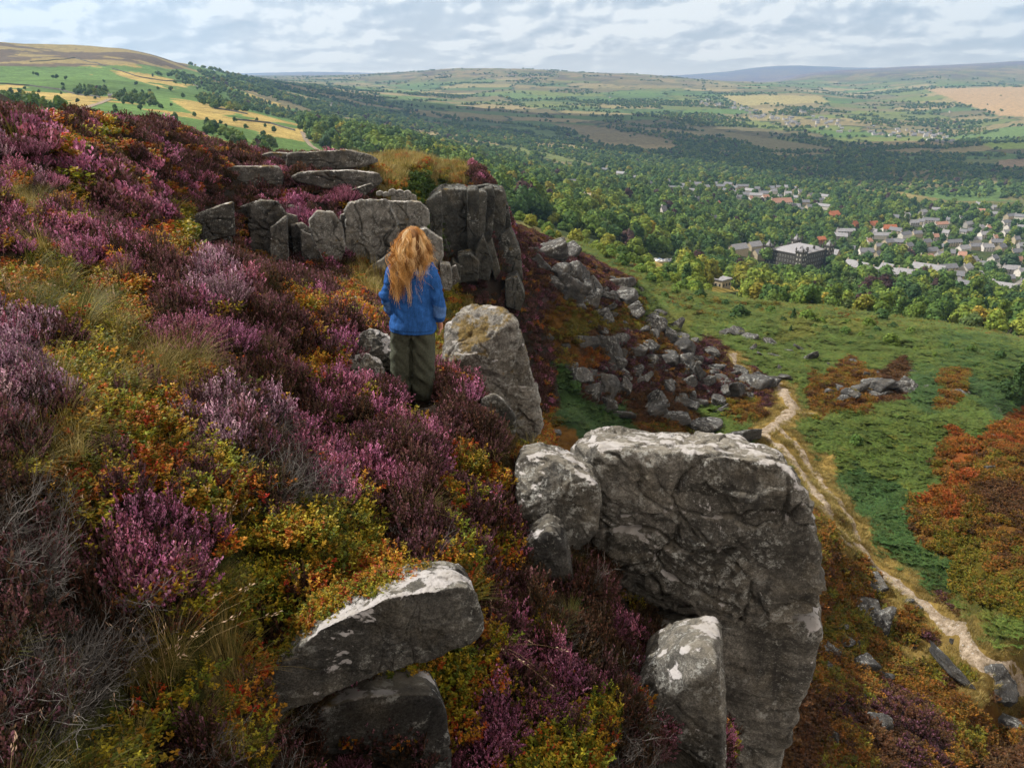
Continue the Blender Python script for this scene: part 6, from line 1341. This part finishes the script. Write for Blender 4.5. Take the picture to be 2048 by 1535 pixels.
town = inpoly(px, py, [(1780,415),(2060,415),(2060,600),(1960,590),(1900,520),(1780,520)]) & (T[:, 1] > 650); keep &= ~(town & (tg.random(len(T)) < .45))
T, TZ, px, py, hgt = T[keep], TZ[keep], px[keep], py[keep], hgt[keep]
inview = (px > -10) & (px < 2058)
order = np.argsort(-(hgt / T[:, 1]) * inview); OBJ = set(order[:235].tolist())
TC = [((.038,.078,.027), 'dark green'), ((.056,.105,.025), 'green'), ((.085,.138,.026), 'mid green'), ((.125,.172,.030), 'light green'), ((.18,.195,.032), 'yellow green'), ((.22,.18,.03), 'golden'), ((.045,.026,.028), 'copper leaved'), ((.038,.066,.034), 'blue green')]
KN = ['round headed tree', 'broad tree', 'full crowned tree', 'narrow tree', 'conifer']
tone = fbm2(T[:, 0] * .02, T[:, 1] * .02, 3, 73)
def make_tree(x, y, z, h, ki, ci, label, group, wid=1.0):
    e = empty('tree', (x, y, z), tg.uniform(0, 6.28), (h * wid, h * wid, h)); tag(e, label, 'tree', group)
    c_ = link('crown', CRN[ki], None, e); v = tg.uniform(.85, 1.15); c_.color = tuple(q * v for q in TC[ci][0]) + (1,); link('trunk', TRK[ki], None, e); return e
for i in OBJ:
    r = tg.random(); ki = [0, 1, 2, 3, 4][int(np.searchsorted([.3, .55, .78, .92, 1.0], r))]; ci = int(np.clip(round(1.6 + 3.0 * tone[i] + tg.normal(0, .75)), 0, 5))
    if tg.random() < .04: ci = 6
    if ki == 4: ci = tg.choice([0, 7])
    a = px[i]; where = 'at the wood edge above the bracken slope' if py[i] > 600 else 'near the stone pavilion' if abs(a - 1440) < 70 else 'beside the sunny clearing under the scree' if a < 1340 else 'in the wood below the hotel'
    if a > 1800 and py[i] > 560: where = 'in the wood under the terraces at the photo edge'
    make_tree(T[i, 0], T[i, 1], TZ[i] - .2, hgt[i], ki, ci, '%s %s %s' % (TC[ci][1], KN[ki], where), 'trees of the wood below the moor', 1.05 if ki < 3 else .9)
rest = np.array([i for i in range(len(T)) if i not in OBJ]); n = len(rest)
ix = np.where(tg.random(n) < .06, 5, tg.integers(5, size=n)); wd = hgt[rest] * tg.uniform(.95, 1.25, n)
scatter('woodland', np.column_stack([T[rest], TZ[rest] - .3]), np.stack([np.zeros(n), np.zeros(n), tg.uniform(0, 6.28, n)], 1), np.stack([wd, wd, hgt[rest]], 1), ix, source('src_mid_trees', MIDT), 'woods filling the valley side round the hotel and town')

# single trees and bushes on the bracken slope, the scree and the moor
def single(q, label, group, name, kinds, y0=40, y1=2600, ci=(0, 1), k_=1.0):
    for it in q.replace('\n', '').split(','):
        a, b, w_ = map(float, it.split()); p = hitM(a, b, y0, y1); h = w_ * mpp(p) * 1.25 * k_
        ki = kinds[tg.integers(len(kinds))]
        e = empty(name, (p.x, p.y, p.z - .05 * h), tg.uniform(0, 6.28), (h * 1.15, h * 1.15, h)); tag(e, label, 'bush' if 'bush' in name else 'tree', group)
        c_ = link('crown', (CRN + BSH)[ki], None, e); v = tg.uniform(.8, 1.15); c_.color = tuple(z * v for z in TC[ci[tg.integers(len(ci))]][0]) + (1,)
        if ki < 5: link('trunk', TRK[ki], None, e)
BSH = [crown(960 + i, 520, 'bush', .085) for i in range(3)]
for m_ in BSH: m_.materials.append(LEAF_O)
single('1478 640 30', 'largest dark round bush alone on the bracken slope', None, 'bush', [5], 60, 260, (0,))
single('1580 668 16', 'dark cone shaped bush alone on the bracken slope', None, 'tree', [4], 60, 260, (0,)); single('1586 640 22', 'small dark fir beside the wood edge', None, 'tree', [4], 60, 260, (0,))
single('1516 622 14,1540 630 18,1565 645 12,1615 646 26,1642 650 16,1628 658 10,1650 662 12,1695 652 14,1688 668 16,1735 655 20,1752 666 14,1780 692 26,1720 678 14,1740 682 12,1700 690 8,1785 660 16,1820 668 14,1760 640 22,1350 590 16,1330 596 12,1400 596 18,1380 604 12,1450 612 14,1850 690 12,1900 700 14,1940 706 16,1870 712 8,1830 700 8,2000 716 16,1300 556 12,1285 548 10,1320 574 10', 'dark round bush dotted on the green bracken slope', 'bushes dotted on the bracken slope', 'bush', [5, 6, 7], 60, 300, (0, 1, 2))
single('1078 735 30', 'dark green bush at the foot of the scree behind the mossy boulder', None, 'bush', [6], 40, 120, (0,)); single('1146 785 24', 'dark upright bush between scree blocks', None, 'bush', [7], 40, 120, (0,)); single('1712 890 22', 'dim green bush in the middle of the bracken beside the path', None, 'bush', [5], 40, 120, (1,))
single('2032 790 60,2060 780 56', 'dark wide conifer cut by the photo edge over the bracken', 'dark conifers at the photo edge', 'tree', [4], 60, 120, (0,), 1.0)
single('2010 792 34', 'dark bush under the conifers at the photo edge', None, 'bush', [6], 60, 120, (0,))
single('541 300 18', 'small rowan with yellow leaves standing above the heather brow', None, 'tree', [0], 55, 130, (4,))
bs = []
while len(bs) < 85:
    a, b = tg.uniform(1030, 1420), tg.uniform(440, 600)
    if inpoly(np.array([a]), np.array([b]), [(1030,440),(1110,455),(1180,478),(1250,500),(1330,540),(1420,585),(1400,600),(1330,585),(1280,556),(1200,512),(1100,478),(1040,458)])[0]: bs.append((b, '%.0f %.0f %.0f' % (a, b, tg.uniform(9, 24))))
single(','.join(q for b, q in bs if b < 500), 'green bush in the open ground beside the rim of the scree', 'bushes at the wood edge above the scree', 'bush', [5, 6, 7], 60, 420, (1, 2, 3, 4))
for lo_, hi_, nm_ in ((0, 1240, 'above the scree skyline'), (1240, 1340, 'between the scree and the parked cars'), (1340, 2000, 'near the stone pavilion')):
  for s0, s1, sz_ in ((0, 14, 'small'), (14, 19, 'middling'), (19, 99, 'large')):
    qq = [q for b, q in bs if b >= 500 and lo_ <= float(q.split()[0]) < hi_ and s0 <= float(q.split()[2]) < s1]
    if qq: single(','.join(qq), sz_ + ' green bush along the wood edge ' + nm_, 'bushes at the wood edge above the scree', 'bush', [5, 6, 7], 60, 420, (1, 2, 3))
dots = []
while len(dots) < 62:
    a, b = tg.uniform(40, 560), tg.uniform(132, 300)
    if 150 + (a - 100) * .1 < b < 205 + (a - 60) * .18 and b > 128 + a * .08: dots.append('%.0f %.0f %.0f' % (a, b, tg.uniform(4, 8) * (1 + (b - 130) / 260)))
for nm_, lo_, hi_ in (('beneath the moor top wall', 0, 180), ('between the two tan fields', 180, 235), ('above the heather brow', 235, 999)):
  single(','.join(q for q in dots if lo_ <= float(q.split()[1]) < hi_), 'small dark tree dotted on the green moor ' + nm_, 'trees dotted on the green moor', 'tree', [0, 1, 2], 250, 2600, (0, 1))

# far woods, hedges and moor plantations: one mass
T = []
for y0, y1, st, u0, u1 in ((1350, 2600, 15., -.5, .9), (2600, 4500, 22., -.6, .95), (4500, 7400, 36., -.7, 1.0)):
    T.append(jitter(y0, y1, lambda y: st, u0, u1))
T = np.concatenate(T); TZ = hM(T[:, 0], T[:, 1]); px, py = project(T[:, 0], T[:, 1], TZ); idv, edge = cells(T[:, 0], T[:, 1], 190., 5, .3, 2.1)
g1 = fbm2(T[:, 0] * .0022, T[:, 1] * .0030, 4, 81); g2 = fbm2(T[:, 0] * .01, T[:, 1] * .01, 3, 82)
wood = (g1 + .35 * g2 > np.interp(T[:, 1], [1400, 2300, 3500, 5000, 7000], [-.12, .02, .16, .36, .58])) | ((edge < 14) & (g2 > np.interp(T[:, 1], [1500, 4000, 5500], [-.2, .12, .4]))) | ((g2 > .62) & (T[:, 1] < 4500) & (tg.random(len(T)) < .12))
wood &= ~(inpoly(px, py, [(-600, -100), (330, 100), (420, 160), (560, 215), (-600, 420)]))
for poly in ([(1700,378),(1800,383),(1925,393),(2080,402),(2080,445),(1990,432),(1900,420),(1800,398)], [(1370,250),(1440,262),(1560,280),(1670,298),(1660,304),(1540,302),(1480,285)], [(1100,248),(1180,252),(1350,282),(1340,290),(1200,284)],
             [(1960,288),(2060,286),(2060,296),(1990,297)], [(1350,345),(1405,345),(1400,352),(1345,352)], [(1850,180),(2080,174),(2080,234),(2000,230),(1920,205)], [(1440,192),(1640,194),(1660,204),(1480,210)], [(1560,331),(1640,331),(1650,341),(1580,342)], [(2000,322),(2080,318),(2080,332),(1980,334)]):
    wood &= ~(inpoly(px, py, poly) & (tg.random(len(T)) < .985))
dense = inpoly(px, py, [(1100,310),(1400,300),(1500,310),(1700,315),(2100,340),(2100,400),(1850,392),(1650,375),(1500,368),(1300,352)]) & (T[:, 1] > 1350); wood |= dense & (tg.random(len(T)) < .75)
for hx, hy, hY, hw, hh, *nr_ in HOUSES:
    if hY > 1300: wood &= ~((np.abs(px - hx) < hw * .6 + 1) & (T[:, 1] < hY + 20) & (T[:, 1] > hY - 90))
wood &= (TZ < 20) & (px > -300) & (px < 2350)
T, TZ = T[wood], TZ[wood]; n = len(T); h_ = tg.uniform(6, 12.5, n); wd = h_ * tg.uniform(1.0, 1.5, n) * np.interp(T[:, 1], [1500, 4500, 7000], [1.05, 1.5, 2.0])
L2 = jitter(420, 1900, lambda y: 13., -.66, -.05); LZ = hM(L2[:, 0], L2[:, 1]); lx, ly = project(L2[:, 0], L2[:, 1], LZ); ok = np.zeros(len(L2), bool)
for poly, pr in (([(160,172),(215,178),(212,195),(150,190)], .9), ([(226,186),(300,196),(318,212),(280,216),(230,200)], .9), ([(340,142),(400,155),(470,180),(520,200),(640,235),(600,245),(500,222),(420,185),(350,160)], .55), ([(400,190),(500,205),(492,226),(420,218),(390,200)], .7),
                 ([(0,196),(60,204),(110,222),(100,240),(0,225)], .9), ([(110,212),(160,228),(150,245),(100,240)], .6), ([(430,262),(560,292),(560,310),(450,292)], .5), ([(330,232),(420,250),(540,300),(470,290),(340,250)], .16), ([(300,140),(500,190),(480,200),(300,155)], .12)):
    ok |= inpoly(lx, ly, poly) & (tg.random(len(L2)) < pr)
L2, LZ = L2[ok], LZ[ok]; m2 = len(L2); h2 = tg.uniform(4.5, 9, m2)
P = np.vstack([np.column_stack([T, TZ - .5]), np.column_stack([L2, LZ - .3])]); sc_ = np.vstack([np.stack([wd, wd, h_], 1), np.stack([h2 * 1.2, h2 * 1.2, h2], 1)]); n = len(P)
scatter('far_woods', P, np.stack([np.zeros(n), np.zeros(n), tg.uniform(0, 6.28, n)], 1), sc_, tg.integers(4, size=n), source('src_far_trees', FART), 'hedges and woods across the far valley')
print('TREES', len(rest), n, 'scatter')

# ------------------------------------------------------------------ clouds overhead whose shade lies across the valley and the brow
CLM, t = mat('cloud'); 
df = t.n('ShaderNodeBsdfDiffuse'); df.inputs[0].default_value = (.85, .86, .88, 1); tl_ = t.n('ShaderNodeBsdfTranslucent'); tl_.inputs[0].default_value = (.8, .8, .82, 1); tr_ = t.n('ShaderNodeBsdfTransparent'); m1 = t.n('ShaderNodeMixShader'); m2_ = t.n('ShaderNodeMixShader')
m1.inputs[0].default_value = .5; t.t.links.new(df.outputs[0], m1.inputs[1]); t.t.links.new(tl_.outputs[0], m1.inputs[2])
t.put(m2_.inputs[0], t.ramp(t.noise(.004, 5, .6, t.geo('Position')), [(.30, .45), (.45, .95)])); t.t.links.new(tr_.outputs[0], m2_.inputs[1]); t.t.links.new(m1.outputs[0], m2_.inputs[2]); t.t.links.new(m2_.outputs[0], t.n('ShaderNodeOutputMaterial').inputs[0])
def cloud(px, py, Y, rx, ry, alt, seed):
    g_ = at(px, py, Y); g_.z = float(hM(np.array([g_.x]), np.array([max(g_.y, 25)]))[0]); c_ = g_ + TO_SUN * ((alt - g_.z) / TO_SUN.z)
    D, F = cubesphere(22); V = D * np.array([rx, ry, 130.]); V[:, 2] = np.where(V[:, 2] < 0, V[:, 2] * .3, V[:, 2]); nz = fbm(D * 2.2, 4, seed, .55); V = V * (1 + .32 * nz)[:, None]
    o = link('cloud', mesh_np('cloud', V, F), CLM, None, c_); o['kind'] = 'structure'
CLOUDS = [(1250, 270, 2700, 950, 420, 900, 1), (1750, 320, 2400, 1000, 380, 900, 2), (1950, 345, 2100, 700, 300, 900, 3), (1000, 230, 3100, 700, 380, 900, 4)]
for c_ in CLOUDS: cloud(*c_)

# ------------------------------------------------------------------ the air
HZ, t = mat('haze'); pv = t.n('ShaderNodeVolumePrincipled'); pv.inputs['Color'].default_value = (.36, .63, 1.0, 1); pv.inputs['Density'].default_value = HAZE; pv.inputs['Anisotropy'].default_value = .2
t.t.links.new(pv.outputs[0], t.n('ShaderNodeOutputMaterial').inputs['Volume'])
zmax = float(ZM.max()) + 12; zmin = float(min(ZM.min(), VF[:, 2].min())) - 1.5
o = MB().box(-15600, 15600, -60, 15600, zmin, zmax).obj('haze', HZ); o['kind'] = 'stuff'; o['label'] = 'blue summer haze lying over the valley'
